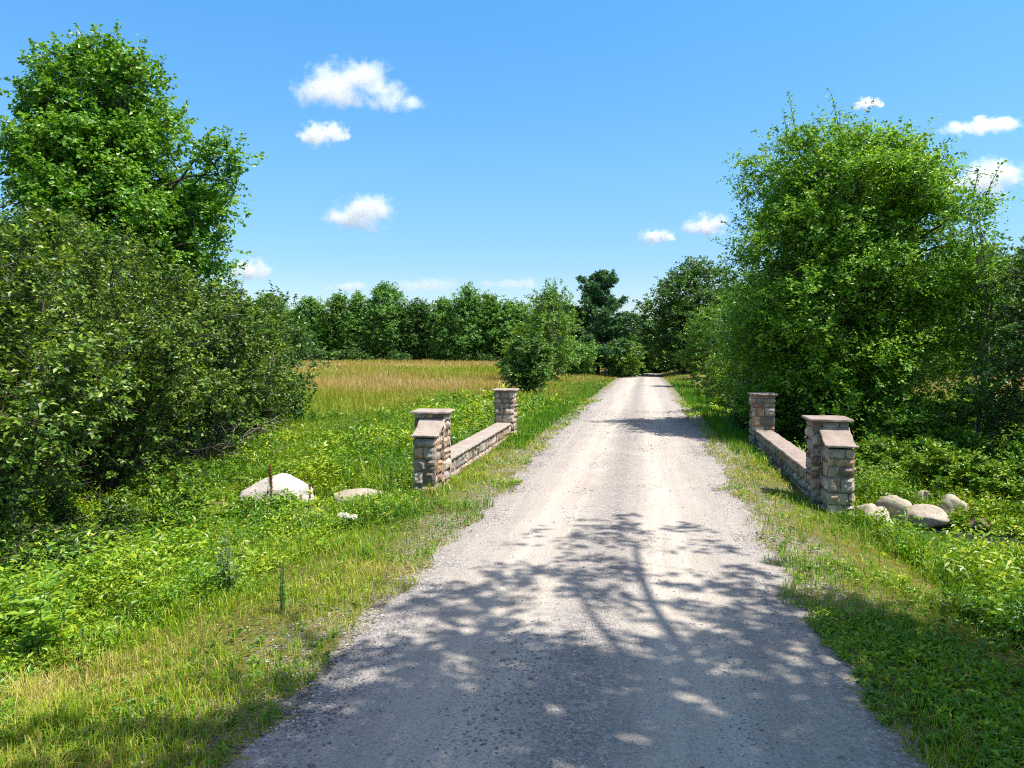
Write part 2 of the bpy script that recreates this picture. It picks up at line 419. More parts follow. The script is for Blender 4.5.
def masonry(name, sx, sy, z0, z1, seed, parent, rows=(.10, .29), widths=(.11, .38), prot=(.012, .065), loc=(0, 0, 0), faces='fblr'):
    """mortar core box plus a veneer of separate-looking stones on its sides, one mesh"""
    r = np.random.RandomState(seed)
    VV, FF, MI, TO = [], [], [], []
    nv = 0
    def put(V, F, mi, t):
        nonlocal nv
        VV.append(V); FF.append(F + nv); nv += len(V); MI.append(np.full(len(F), mi)); TO.append(np.full(len(F), t))
    hx, hy = sx / 2 - .035, sy / 2 - .035
    c = np.array([(x, y, z) for z in (z0, z1) for y in (-hy, hy) for x in (-hx, hx)], float)
    put(c, np.array([(0, 2, 3, 1), (4, 5, 7, 6), (0, 1, 5, 4), (2, 6, 7, 3), (0, 4, 6, 2), (1, 3, 7, 5)]), 1, 0)
    for f in faces:
        half, dist = (sx / 2, hy) if f in 'fb' else (sy / 2, hx)
        if f in 'lr': half -= .03
        z = z0
        while z < z1 - .02:
            h = r.uniform(*rows)
            if z1 - (z + h) < rows[0] * .7: h = z1 - z
            x = -half
            while x < half - .01:
                w = r.uniform(*widths)
                if half - (x + w) < widths[0] * .8: w = half - x
                pieces = [(z, h)]
                if h > .2 and w < .2 and r.rand() < .5: pieces = [(z, h * .5), (z + h * .5, h * .5)]
                for pz, ph in pieces:
                    V, F = block(x + w / 2, pz + ph / 2, w - .017, ph - .017, r.uniform(*prot), r, depth=.05)
                    V[:, 1] -= dist
                    a = {'f': 0, 'r': PI / 2, 'b': PI, 'l': -PI / 2}[f]
                    ca, sa = math.cos(a), math.sin(a)
                    V = np.stack([V[:, 0] * ca - V[:, 1] * sa, V[:, 0] * sa + V[:, 1] * ca, V[:, 2]], 1)
                    put(V, F, 0, r.rand())
                x += w
            z += h
    o = build(name, np.vstack(VV), [f for f in FF], [M['stone'], M['mortar']], parent, {'tone': np.concatenate(TO)}, midx=np.concatenate(MI))
    o.location = loc
    return o

def slab(name, sx, sy, th, z, mt, parent, seed, loc=(0, 0, 0), prof=None):
    """chipped capstone; prof(y) bends it"""
    r = np.random.RandomState(seed)
    nx, ny = max(4, int(sx / .05)), max(4, int(sy / .05))
    u = np.linspace(-sx / 2, sx / 2, nx); v = np.linspace(-sy / 2, sy / 2, ny)
    layers = []
    for k, (ins, dz) in enumerate(((.012, 0), (0, .012), (0, th - .014), (.012, th))):
        U, W = np.meshgrid(u, v)
        U = U * (1 - 2 * ins / sx); W = W * (1 - 2 * ins / sy)
        jx = (noise2(W * 9 + seed, U * 0 + k * .4) - .5) * .024 * (np.abs(U) > sx / 2 - .03)
        jy = (noise2(U * 9 + seed, W * 0 + k * .4 + 7) - .5) * .024 * (np.abs(W) > sy / 2 - .03)
        Z = z + dz + (noise2(U * 6 + seed, W * 6) - .5) * .008
        if prof is not None: Z = Z + prof(W)
        layers.append(np.stack([U + jx, W + jy, Z], -1).reshape(-1, 3))
    n = nx * ny
    F = [grid_faces(ny, nx)[:, ::-1], grid_faces(ny, nx) + 3 * n]
    ring = list(range(nx)) + [nx * k + nx - 1 for k in range(1, ny)] + [nx * (ny - 1) + k for k in range(nx - 2, -1, -1)] + [nx * k for k in range(ny - 2, 0, -1)]
    for L in range(3):
        F.append(np.array([[ring[k] + L * n, ring[(k + 1) % len(ring)] + L * n, ring[(k + 1) % len(ring)] + (L + 1) * n, ring[k] + (L + 1) * n] for k in range(len(ring))]))
    # only the outer rings of the two middle layers are used; drop the rest
    V = np.vstack(layers); F = np.vstack(F)
    used = np.unique(F); mp = -np.ones(len(V), int); mp[used] = np.arange(len(used))
    o = build(name, V[used], mp[F], mt, parent)
    o.location = loc
    return o

def parapet(x, label, sgn, cap_mt, seed, y_near, y_far, wing_x, wing_y):
    t = empty('stone_parapet', (x, (y_near + y_far) / 2, 0))
    tag(t, label, 'stone wall', 'stone parapets of the little bridge')
    yn, yf = y_near - t.location.y, y_far - t.location.y
    for k, (yy, top) in enumerate(((yn, 1.40), (yf, 1.36))):
        pr = masonry('pillar', .64, .64, -.5, top, seed + k, t, loc=(0, yy, 0))
        slab('capstone', .76, .76, .05, top + .002, cap_mt, pr, seed + 20 + k)
    L = yf - yn - .62
    w = masonry('low_wall', .40, L, -.6, .31, seed + 5, t, rows=(.2, .34), widths=(.10, .26), loc=(0, (yn + yf) / 2, 0), faces='lr')
    n = 4
    for k in range(n):                       # coping stones laid end to end
        ln = L / n
        slab('coping_stone', .48, ln - .008, .06, .312, cap_mt, w, seed + 30 + k, loc=(0, -L / 2 + ln * (k + .5), 0))
    wg = masonry('wing_wall', .46, .62, -.8, .97, seed + 9, t, loc=(wing_x - x, wing_y - t.location.y, 0))
    s = slab('wing_capstone', .53, .72, .045, 1.0, cap_mt, wg, seed + 50, prof=lambda y: .27 * sstep(-.25, .42, y) ** 1.3, loc=(0, 0, 0))
    # the stonework closing the gap under the curved cap
    masonry('cap_bedding', .42, .30, .9, 1.075, seed + 51, wg, rows=(.07, .1), widths=(.1, .2), prot=(.0, .012), loc=(0, .16, 0))
    return t
parapet(-4.33, 'pale stone bridge wall on the left of the road with sunlit side and grey caps', -1, M['coping_grey'], 100, 15.2, 23.6, -4.25, 14.56)
parapet(3.36, 'brown stone bridge wall on the right of the road with pinkish caps', 1, M['coping_pink'], 203, 14.95, 22.9, 3.42, 14.35)

# ------------------------------------------------------------------ foliage
def leaves_arrays(C, D, U, L, W, fold=.18):
    """kite leaves, two triangles each, folded along the midrib"""
    D = nrm(D); U = U - (U * D).sum(1, keepdims=True) * D; U = nrm(U); S = np.cross(D, U)
    L = np.asarray(L)[:, None]; W = np.asarray(W)[:, None]
    tip = C + D * L - U * L * .12
    mid = C + D * L * .45
    l = mid + S * W / 2 + U * W * fold; r_ = mid - S * W / 2 + U * W * fold
    V = np.stack([C, r_, tip, l], 1).reshape(-1, 3)
    b = np.arange(len(C), dtype=np.int32)[:, None] * 4
    F = np.stack([np.concatenate([b, b + 1, b + 2], 1), np.concatenate([b, b + 2, b + 3], 1)], 1).reshape(-1, 3)
    return V, F

def tubes(paths, radii, sides=5):
    VV, FF, nv = [], [], 0
    for P, R in zip(paths, radii):
        P = np.asarray(P, float); n = len(P)
        T = np.gradient(P, axis=0); T = nrm(T)
        ref = np.where(np.abs(T[:, 2:3]) > .9, np.array([[1., 0, 0]]), np.array([[0., 0, 1.]]))
        A = nrm(np.cross(T, ref)); B = np.cross(T, A)
        a = np.arange(sides) * 2 * PI / sides
        ring = P[:, None] + np.asarray(R)[:, None, None] * (np.cos(a)[None, :, None] * A[:, None] + np.sin(a)[None, :, None] * B[:, None])
        VV.append(ring.reshape(-1, 3))
        i = (np.arange(n - 1)[:, None] * sides + np.arange(sides)[None]).ravel()
        j = (np.arange(n - 1)[:, None] * sides + (np.arange(sides)[None] + 1) % sides).ravel()
        FF.append(np.stack([i, j, j + sides, i + sides], 1) + nv); nv += n * sides
    return np.vstack(VV), np.vstack(FF)

def curve(a, b, bow, n=6):
    t = np.linspace(0, 1, n)[:, None]
    return a * (1 - t) + b * t + bow * (4 * t * (1 - t))

def twig_leaves(P, D, TL, k, ll, aspect, r, up=.7, spread=.9, face=.75):
    """leaves set along twigs starting at P in direction D, length TL"""
    n = len(P)
    t = (np.arange(k)[None, :] + r.rand(n, k)) / k * .9 + .12
    bend = np.array([0, 0, -.18])
    base = P[:, None] + D[:, None] * (TL[:, None] * t)[..., None] + bend * (TL[:, None] * t ** 2)[..., None]
    base = base.reshape(-1, 3) + r.normal(0, .25, (n * k, 3)) * np.repeat(TL, k)[:, None] * .25
    Dr = np.repeat(D, k, 0)
    side = nrm(np.cross(Dr, np.array([0, 0, 1.]) + r.normal(0, .25, (n * k, 3))))
    sg = np.tile(np.where(np.arange(k) % 2, 1., -1.), n)[:, None]
    LD = nrm(Dr * .55 + side * sg * spread + r.normal(0, .4, (n * k, 3)) + np.array([0, 0, -.15]))
    U = nrm(np.array([0, 0, up]) + r.normal(0, .5, (n * k, 3)) + Dr * face)
    L = ll * r.uniform(.65, 1.25, n * k); W = L * aspect * r.uniform(.8, 1.2, n * k)
    return base, LD, U, L, W

PROFILE = {
    'round': lambda t: np.sin(PI * np.clip(t * .9 + .08, 0, 1)) ** .65,
    'ovate': lambda t: np.sin(PI * np.clip(t, .06, 1) ** .62) ** .75 * (1 - .15 * t),
    'tall': lambda t: np.clip(np.minimum(1.0, .55 + t * 2.5) * (1 - t ** 2.6), 0, 1) ** .7,
    'spread': lambda t: np.clip(np.minimum(1.0, .75 + t * 1.2) * np.sqrt(np.clip(1 - t ** 2.2, 0, 1)), 0, 1),
    'mound': lambda t: np.sqrt(np.clip(1 - t ** 2, 0, 1)),
    'dome': lambda t: np.clip(np.minimum(1.0, .74 + t * .9) * np.sqrt(np.clip(1 - t ** 6, 0, 1)), 0, 1),
    'egg': lambda t: np.clip(np.minimum(1.0, .8 + t) * np.sqrt(np.clip(1 - t ** 2.6, 0, 1)), 0, 1),
    'cone': lambda t: np.clip(1.02 - t, 0, 1) ** .8,
}

def crown_tree(name, label, cat, x, y, H, R, crown_from=.2, prof='round', clumps=60, twigs=16, k=9, leaf=.12, aspect=.6, twig=.7, mt='leaf_maple', bark='bark',
               seed=1, group=None, squash=(1, 1), lean=(0, 0), trunk_r=None, fill=.6, z=None, up=.55, stems=1, spikes=0, tone=(0, 1), base_spread=.0, extra=None, tight=.62):
    r = np.random.RandomState(seed)
    z0 = float(ground_z(x, y)) - .05 if z is None else z
    root = empty(name, (x, y, z0))
    tag(root, label, cat, group)
    pr = PROFILE[prof]
    # clump centres, pushed towards the outside, with lobed radius
    t = r.rand(clumps * 4); keep = r.rand(len(t)) < np.clip(pr(t), .08, 1) ; t = t[keep][:clumps]; n = len(t)
    ph = r.rand(n) * 2 * PI
    lob = .78 + .22 * np.sin(3 * ph + seed) * np.cos(5 * t + seed * 2) + .12 * r.normal(size=n)
    rad = R * pr(t) * lob * (1 - fill * r.rand(n) ** 1.7)
    h0 = H * crown_from
    C = np.stack([np.cos(ph) * rad * squash[0] + lean[0] * t, np.sin(ph) * rad * squash[1] + lean[1] * t, h0 + (H - h0 - twig * .5) * t], 1)
    if extra is not None:
        C = np.vstack([C, np.asarray(extra, float)]); n = len(C); ph = np.append(ph, np.zeros(len(extra))); t = np.append(t, np.full(len(extra), .6))
    # trunk(s) and limbs
    tr = trunk_r or H * .016
    paths, radii = [], []
    tops = []
    for s in range(stems):
        a = s * 2 * PI / max(1, stems) + r.rand()
        b0 = np.array([math.cos(a), math.sin(a), 0]) * (base_spread * R * .12 if stems > 1 else 0)
        topp = np.array([lean[0] * .9 + (math.cos(a) * R * .35 if stems > 1 else 0), lean[1] * .9 + (math.sin(a) * R * .35 if stems > 1 else 0), H * (.86 if stems == 1 else .8)])
        P = curve(b0, topp, np.array([r.normal() * .03 * H, r.normal() * .03 * H, 0]), 12)
        P[1:-1] += r.normal(0, .008 * H, (10, 3)) * np.array([1, 1, 0])
        sc = 1 if stems == 1 else .62
        paths.append(P); radii.append(tr * sc * np.linspace(1.25, .14, 12) ** .8)
        tops.append(P)
    big = r.rand(n) < .5
    for i in range(n):
        P = tops[i % stems]
        ztar = C[i, 2] * r.uniform(.45, .8)
        kk = int(np.clip(np.searchsorted(P[:, 2], max(ztar, h0 * .7)), 1, len(P) - 2))
        a = P[kk]
        L = np.linalg.norm(C[i] - a)
        rr = min(tr * .55, .016 * L + .008)
        paths.append(curve(a, C[i], np.array([0, 0, .10 * L]) + r.normal(0, .05, 3) * L, 6)); radii.append(np.linspace(rr, rr * .25, 6))
    # twigs round each clump
    TC = np.repeat(C, twigs, 0); m_ = len(TC)
    cs = twig * tight
    out = nrm(np.stack([np.cos(np.repeat(ph, twigs)), np.sin(np.repeat(ph, twigs)), np.zeros(m_)], 1)) * (np.hypot(TC[:, 0], TC[:, 1]) / R)[:, None]
    D = nrm(out * .8 + np.array([0, 0, up]) + r.normal(0, .75, (m_, 3)))
    P = TC + r.normal(0, 1, (m_, 3)) * np.array([cs, cs, cs * .62])
    TL = twig * r.uniform(.5, 1.15, m_)
    if spikes:                                # leading shoots that break the outline
        q = r.choice(np.where(t > .62)[0], spikes)
        sp = C[q] + r.normal(0, .2, (spikes, 3)); 
        spd = nrm(np.array([0, 0, 1.]) + out[q * twigs] * .35 + r.normal(0, .15, (spikes, 3)))
        P = np.vstack([P] + [sp + spd * twig * j for j in (.3, .9, 1.5)]); D = np.vstack([D, spd, spd, spd]); TL = np.concatenate([TL] + [np.full(spikes, twig)] * 3)
        for j in range(spikes): paths.append(np.array([sp[j] - spd[j] * .4, sp[j] + spd[j] * twig, sp[j] + spd[j] * twig * 2.3])); radii.append([.02, .014, .004])
    ok = P[:, 2] > .12
    P, D, TL = P[ok], D[ok], TL[ok]
    base, LD, U, L, W = twig_leaves(P, D, TL, k, leaf, aspect, r)
    V, F = leaves_arrays(base, LD, U, L, W)
    tn = np.clip(r.beta(1.3, 1.5, len(base)) + np.repeat(r.normal(0, .12, len(P)), k), 0, 1) * (tone[1] - tone[0]) + tone[0]
    if twig > .45 and leaf < .2:
        sub = r.choice(len(P), min(len(P), 900), replace=False)
        for j in sub: paths.append(np.array([P[j] - D[j] * TL[j] * .5, P[j] + D[j] * TL[j] * .8])); radii.append([.010, .003])
    tv, tf = tubes(paths, radii, 5)
    build('trunk', tv, tf, M[bark], root, smooth=True)
    build('crown', V, F, M[mt], root, {'tone': np.repeat(tn, 2)})
    return root

def shrub(name, label, cat, x, y, H, R, stems=14, twigs=80, k=18, leaf=.07, aspect=.68, mt='leaf_alder', bark='bark', seed=1, group=None, twig=.55, tone=(0, 1), low=.10, stem_r=.03, bare=0):
    """many-stemmed bush: arching stems from the base, twigs and leaves along them"""
    r = np.random.RandomState(seed)
    z0 = float(ground_z(x, y)) - .05
    root = empty(name, (x, y, z0)); tag(root, label, cat, group)
    paths, radii, TP, TD, TLn = [], [], [], [], []
    for s in range(stems):
        a = 2 * PI * (s + r.rand()) / stems
        q = r.rand() ** .7
        b0 = np.array([math.cos(a), math.sin(a), 0]) * R * .15 * r.rand()
        reach = R * (.25 + .75 * q); top = H * (1.0 - .62 * q ** 1.6) * r.uniform(.85, 1.05)
        e = np.array([math.cos(a) * reach, math.sin(a) * reach, top])
        P = curve(b0, e, np.array([math.cos(a) * -reach * .06, math.sin(a) * -reach * .06, H * .07]) + r.normal(0, .03, 3) * H, 10)
        P[1:-1] += r.normal(0, .012 * H, (8, 3))
        paths.append(P); radii.append(stem_r * r.uniform(.7, 1.5) * np.linspace(1.1, .12, 10))
        tt = low + (1 - low) * r.rand(twigs) ** .75
        idx = tt * 9; i0 = np.clip(idx.astype(int), 0, 8); f = (idx - i0)[:, None]
        A = P[i0] * (1 - f) + P[i0 + 1] * f
        T = nrm(P[i0 + 1] - P[i0])
        D = nrm(T * .5 + r.normal(0, .75, (twigs, 3)) + np.array([math.cos(a) * .35, math.sin(a) * .35, .30]))
        # first a side branch, then the leafy twig at its end
        L1 = H * .10 * r.rand(twigs) * (1.15 - tt)[:] * 2.2
        A2 = A + D * L1[:, None]
        for j in range(0, twigs, 2): paths.append(np.array([A[j], A2[j] + D[j] * twig * .7])); radii.append([.010, .003])
        TP.append(A2); TD.append(nrm(D + r.normal(0, .35, (twigs, 3)) + np.array([0, 0, .25]))); TLn.append(twig * r.uniform(.5, 1.2, twigs))
    for s in range(bare):                     # leafless sprawling branches near the ground
        a = r.uniform(-1.9, .6); L = R * r.uniform(.7, 1.15)
        e = np.array([math.cos(a) * L, math.sin(a) * L, r.uniform(.25, 1.5)])
        P = curve(np.array([0, 0, .1]), e, np.array([0, 0, r.uniform(.1, .5)]) + r.normal(0, .12, 3), 8); P[1:-1] += r.normal(0, .05, (6, 3))
        paths.append(P); radii.append(np.linspace(.03, .008, 8))
        for q in range(3):
            b0 = P[r.randint(3, 7)]; paths.append(np.array([b0, b0 + r.normal(0, .3, 3) + np.array([math.cos(a), math.sin(a), .4]) * .35])); radii.append([.01, .003])
    P = np.vstack(TP); D = np.vstack(TD); TL = np.concatenate(TLn)
    P[:, 2] = np.maximum(P[:, 2], .15 + .25 * r.rand(len(P)))
    base, LD, U, L, W = twig_leaves(P, D, TL, k, leaf, aspect, r, up=.7)
    V, F = leaves_arrays(base, LD, U, L, W)
    tn = np.clip(r.beta(1.2, 1.5, len(base)) + np.repeat(r.normal(0, .12, len(P)), k), 0, 1) * (tone[1] - tone[0]) + tone[0]
    tv, tf = tubes(paths, radii, 5)
    build('stem', tv, tf, M[bark], root, smooth=True)
    build('foliage', V, F, M[mt], root, {'tone': np.repeat(tn, 2)})
    return root

def pine(name, label, x, y, H, R, seed, group=None, from_=.12, needle=.30):
    r = np.random.RandomState(seed)
    root = empty(name, (x, y, float(ground_z(x, y)) - .05)); tag(root, label, 'tree', group)
    P = curve(np.zeros(3), np.array([.2, .1, H]), r.normal(0, .1, 3), 12)
    paths, radii = [P], [np.linspace(.28, .03, 12)]
    TP, TD, TL = [], [], []
    z = H * from_
    while z < H * .98:
        t = (z - H * from_) / (H * (1 - from_))
        reach = R * np.clip((1 - t) ** .5 * (.65 + .5 * r.rand()), .14, 1)
        for q in range(5 + int(r.rand() * 2)):
            a = r.rand() * 2 * PI; L = reach * r.uniform(.55, 1.15)
            s = np.array([0.2 * z / H, .1 * z / H, z + r.normal(0, .15)])
            e = s + np.array([math.cos(a) * L, math.sin(a) * L, L * (.18 + .5 * t) + .1])
            paths.append(curve(s, e, np.array([0, 0, -.08 * L]), 5)); radii.append(np.linspace(.05, .012, 5) * (1.1 - .6 * t))
            m_ = int(26 + 26 * L / R)
            f = r.uniform(.3, 1.03, m_)[:, None]
            pts = s * (1 - f) + e * f + r.normal(0, 1, (m_, 3)) * np.array([.22, .22, .10]) * (.4 + .6 * L / R) * 1.5
            TP.append(pts); TD.append(nrm(np.array([math.cos(a), math.sin(a), .55]) + r.normal(0, .5, (m_, 3)))); TL.append(r.uniform(.3, .6, m_))
        z += H * .055 * r.uniform(.7, 1.3)
    P = np.vstack(TP); D = np.vstack(TD); TL = np.concatenate(TL)
    base, LD, U, L, W = twig_leaves(P, D, TL, 14, needle, .30, r, spread=.7)
    V, F = leaves_arrays(base, LD, U, L, W)
    tv, tf = tubes(paths, radii, 5)
    build('trunk', tv, tf, M['bark_dark'], root, smooth=True)
    build('crown', V, F, M['needle'], root, {'tone': np.repeat(r.rand(len(base)), 2)})
    return root

# ---- big trees beside the road
crown_tree('maple_tree', 'tall dense maple rising above the alder bushes on the left', 'tree', -20.7, 27, 15.5, 4.2, .2, 'egg', 240, 40, 15, .165, .75, .85, 'leaf_maple', seed=11, fill=.5, lean=(-.6, 0),
           extra=[(4.2, .4, 10.2), (4.4, .2, 9.4), (4.6, .3, 10.9), (4.2, 0, 8.6), (4.4, -.3, 7.6), (3.9, 0, 11.0), (4.0, 0, 6.6), (3.6, 0, 8.2), (3.4, .5, 9.2)], tight=.47)
crown_tree('maple_tree', 'light green tree at the left picture edge behind the tall maple', 'tree', -28.2, 27, 12.2, 3.6, .15, 'round', 60, 18, 12, .19, .7, .9, 'leaf_birch', seed=15)
crown_tree('ash_tree', 'big bright green spreading tree behind the right stone wall', 'tree', 6.3, 26.4, 10.9, 4.0, .06, 'dome', 300, 44, 17, .112, .6, .75, 'leaf_ash', seed=21, fill=.5, tight=.47, stems=4, base_spread=1.5, spikes=7, trunk_r=.16)
crown_tree('slender_tree', 'thin narrow young tree standing just right of the big spreading tree', 'tree', 9.3, 23.8, 8.4, .75, .25, 'tall', 42, 11, 9, .13, .55, .42, 'leaf_maple', 'bark_pale', seed=25, spikes=1, trunk_r=.06)
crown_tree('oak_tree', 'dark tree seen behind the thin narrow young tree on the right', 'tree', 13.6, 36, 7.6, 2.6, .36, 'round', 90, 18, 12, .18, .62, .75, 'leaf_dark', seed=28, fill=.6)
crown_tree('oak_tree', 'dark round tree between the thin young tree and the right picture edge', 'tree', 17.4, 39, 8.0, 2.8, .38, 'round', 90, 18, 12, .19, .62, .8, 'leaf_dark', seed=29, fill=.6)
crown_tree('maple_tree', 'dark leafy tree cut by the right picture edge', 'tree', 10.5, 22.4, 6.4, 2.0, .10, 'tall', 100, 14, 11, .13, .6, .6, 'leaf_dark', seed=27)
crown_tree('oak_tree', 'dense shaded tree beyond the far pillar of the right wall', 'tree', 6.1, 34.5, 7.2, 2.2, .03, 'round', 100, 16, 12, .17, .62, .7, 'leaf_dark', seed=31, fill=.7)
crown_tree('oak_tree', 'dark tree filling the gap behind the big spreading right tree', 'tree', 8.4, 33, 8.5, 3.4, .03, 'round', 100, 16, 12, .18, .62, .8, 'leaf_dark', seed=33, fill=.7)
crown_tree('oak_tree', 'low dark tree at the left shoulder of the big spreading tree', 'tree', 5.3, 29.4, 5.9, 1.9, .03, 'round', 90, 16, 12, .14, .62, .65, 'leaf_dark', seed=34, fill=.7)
# ---- right-hand road edge, going away
crown_tree('birch_tree', 'yellowish sapling leaning to the road past the right wall', 'tree', 5.3, 42, 4.4, 1.5, .05, 'round', 40, 14, 10, .15, .6, .55, 'leaf_bright', seed=41, group='saplings along the right road edge')
crown_tree('birch_tree', 'low lime green sapling furthest out on the right verge', 'tree', 4.6, 49, 2.9, 1.3, .03, 'mound', 36, 12, 10, .16, .6, .5, 'leaf_bright', seed=42, group='saplings along the right road edge')
crown_tree('birch_tree', 'round mid green bush tree leaning over the far right verge', 'tree', 5.3, 63, 6.8, 2.4, .03, 'round', 60, 14, 10, .22, .6, .7, 'leaf_birch', seed=43, group='saplings along the right road edge')
crown_tree('birch_tree', 'loose pale tree between the verge bush and the shaded tree', 'tree', 7.6, 52, 7.6, 2.6, .05, 'round', 60, 14, 10, .20, .6, .8, 'leaf_birch', seed=44, group='saplings along the right road edge')
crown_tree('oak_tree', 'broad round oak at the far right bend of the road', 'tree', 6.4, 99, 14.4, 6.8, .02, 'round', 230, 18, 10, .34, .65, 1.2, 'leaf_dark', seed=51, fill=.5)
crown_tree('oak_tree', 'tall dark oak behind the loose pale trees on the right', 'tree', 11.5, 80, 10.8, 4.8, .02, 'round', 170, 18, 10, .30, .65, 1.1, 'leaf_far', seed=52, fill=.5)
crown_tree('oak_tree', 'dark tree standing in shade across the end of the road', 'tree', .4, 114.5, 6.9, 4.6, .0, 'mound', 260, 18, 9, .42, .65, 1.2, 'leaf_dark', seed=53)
crown_tree('oak_tree', 'smaller pale-topped tree left of the road end', 'tree', -3.6, 132, 7.6, 3.6, .0, 'round', 80, 16, 9, .36, .65, 1.1, 'leaf_far', seed=54)
# ---- clump left of the road in the middle distance
shrub('viburnum_shrub', 'rounded dark green bush standing in the hay field edge', 'bush', -8.3, 55, 4.1, 2.35, 22, 60, 12, .20, .65, 'leaf_dark', seed=61, twig=.6, tone=(.3, 1))
crown_tree('birch_tree', 'slim pale green birch behind the round field bush', 'tree', -9.2, 74, 9.2, 2.7, .04, 'round', 100, 14, 10, .24, .6, .9, 'leaf_birch', 'bark_pale', seed=62, spikes=8)
crown_tree('birch_tree', 'shorter yellowish birch leaning left of the slim birch', 'tree', -12.2, 76, 5.6, 2.1, .03, 'ovate', 50, 14, 10, .24, .6, .8, 'leaf_bright', seed=63)
pine('pine_tree', 'dark pine with ragged layered top left of the road', -5.8, 95, 12.0, 6.6, 64, needle=.42, from_=.04)
crown_tree('birch_tree', 'low green tree filling the gap between the pine and the road end', 'tree', -.9, 104, 5.8, 2.2, .02, 'round', 60, 14, 10, .30, .6, .9, 'leaf_far', seed=67)
crown_tree('birch_tree', 'green bushy tree hiding the foot of the dark pine', 'tree', -2.3, 92, 4.6, 1.9, .02, 'round', 56, 14, 10, .28, .6, .9, 'leaf_birch', seed=65)
crown_tree('oak_tree', 'small leafy tree at the left foot of the dark pine', 'tree', -7.6, 89, 4.6, 2.0, .02, 'round', 50, 14, 10, .28, .6, .9, 'leaf_far', seed=66)
# ---- trees along the far edge of the field
row = [(-78, 150, 13.0, 5.0, 'round'), (-70, 152, 12.4, 4.6, 'tall'), (-63, 150, 13.6, 3.6, 'ovate'), (-58, 149, 13.0, 3.4, 'ovate'), (-52.5, 150, 14.6, 4.6, 'round'),
       (-46, 151, 11.8, 4.2, 'round'), (-40.5, 150, 12.4, 3.5, 'ovate'), (-35, 149, 14.8, 3.6, 'ovate'), (-31, 151, 12.6, 3.4, 'tall'), (-26, 150, 11.2, 4.0, 'round'), (-19, 150, 10.6, 4.0, 'round'), (-12, 148, 10.0, 4.0, 'round')]
words_ = ['leftmost round-topped tree in view along the far edge of the hay field', 'square-topped tree, second from left along the far field edge', 'narrow pointed tree, third from left along the far field edge',
          'paler narrow tree, fourth from left along the far field edge', 'tallest broad round tree in the middle of the far field edge', 'lower rounded tree right of the tallest far field tree',
          'slim tree with rounded tip between lower rounded and twin-topped far trees', 'tall pale tree, highest at the right part of the far field edge', 'flat-topped tree just right of the tall pale far tree',
          'low round tree where the far edge meets the birches', 'far tree seen behind the birch clump', 'far tree glimpsed between birch and pine']
for i, (x, y, H, R, pf) in enumerate(row):
    crown_tree('field_tree', words_[i], 'tree', x, y, H * 1.1, R, .02, pf, 150, 18, 10, .38, .65, 1.1, ['leaf_far', 'leaf_far', 'leaf_birch', 'leaf_far', 'leaf_far', 'leaf_dark'][i % 6], seed=200 + i, fill=.4,
               group='trees along the far edge of the hay field', tone=(0, .85))
# ---- trees beyond the small field on the right
for i, (x, y, H, R) in enumerate([(27, 84, 12.0, 4.8), (33.5, 88, 12.6, 5.0), (40.5, 86, 12.2, 5.0), (21, 92, 12, 4.8), (48, 88, 12, 5)]):
    crown_tree('field_tree', ['dark tree beyond the small hay field on the right, behind the big tree', 'dark tree beyond the right hay field, above the tan strip', 'dark tree beyond the right hay field at the picture edge',
                              'tall dark tree behind the big spreading tree', 'tree beyond the right picture edge'][i], 'tree', x, y, H, R, .0, 'round', 90, 14, 9, .32, .65, 1.2, 'leaf_dark', seed=230 + i, fill=.5, group='trees beyond the right hay field')

# ---- woods behind as one mass
def woods(name, spots, seed, mt):
    r = np.random.RandomState(seed)
    CC, RR = [], []
    for (x, y, H, R) in spots:
        n = 60
        t = r.rand(n); ph = r.rand(n) * 2 * PI
        rad = R * np.sin(PI * np.clip(t * .85 + .12, 0, 1)) ** .6 * (.6 + .4 * r.rand(n))
        CC.append(np.stack([x + np.cos(ph) * rad, y + np.sin(ph) * rad, float(ground_z(x, y)) + .3 + (H - .8) * t], 1))
    C = np.vstack(CC); TC = np.repeat(C, 10, 0)
    D = nrm(np.array([0, 0, .4]) + r.normal(0, .8, TC.shape)); P = TC + r.normal(0, .4 if name == 'edge_brush' else .8, TC.shape)
    b, LD, U, L, W = twig_leaves(P, D, r.uniform(.8, 1.6, len(P)) * (.45 if name == 'edge_brush' else 1), 6, .35 if name == 'edge_brush' else .7, .65, r)
    V, F = leaves_arrays(b, LD, U, L, W)
    return tag(build(name, V, F, M[mt], None, {'tone': np.repeat(r.rand(len(b)) * .7, 2)}), 'leafy mass along the field' if name == 'edge_brush' else 'mass of woods behind', None, None, 'stuff')
r_ = np.random.RandomState(77)
woods('far_woods', [(-100 + i * 6.0 + r_.normal(), 164 + r_.rand() * 10, r_.uniform(9.5, 11.5), 5.0) for i in range(22)], 301, 'leaf_far')
woods('far_woods', [(14 + i * 6.5, 118 + r_.rand() * 10, r_.uniform(10, 12), 5.2) for i in range(11)], 302, 'leaf_dark')

woods('edge_brush', [(-92 + i * 3.4 + r_.normal(), 143.5 + r_.rand() * 3, r_.uniform(1.4, 3.4), 2.0) for i in r_.choice(26, 15, replace=False)], 303, 'leaf_dark')

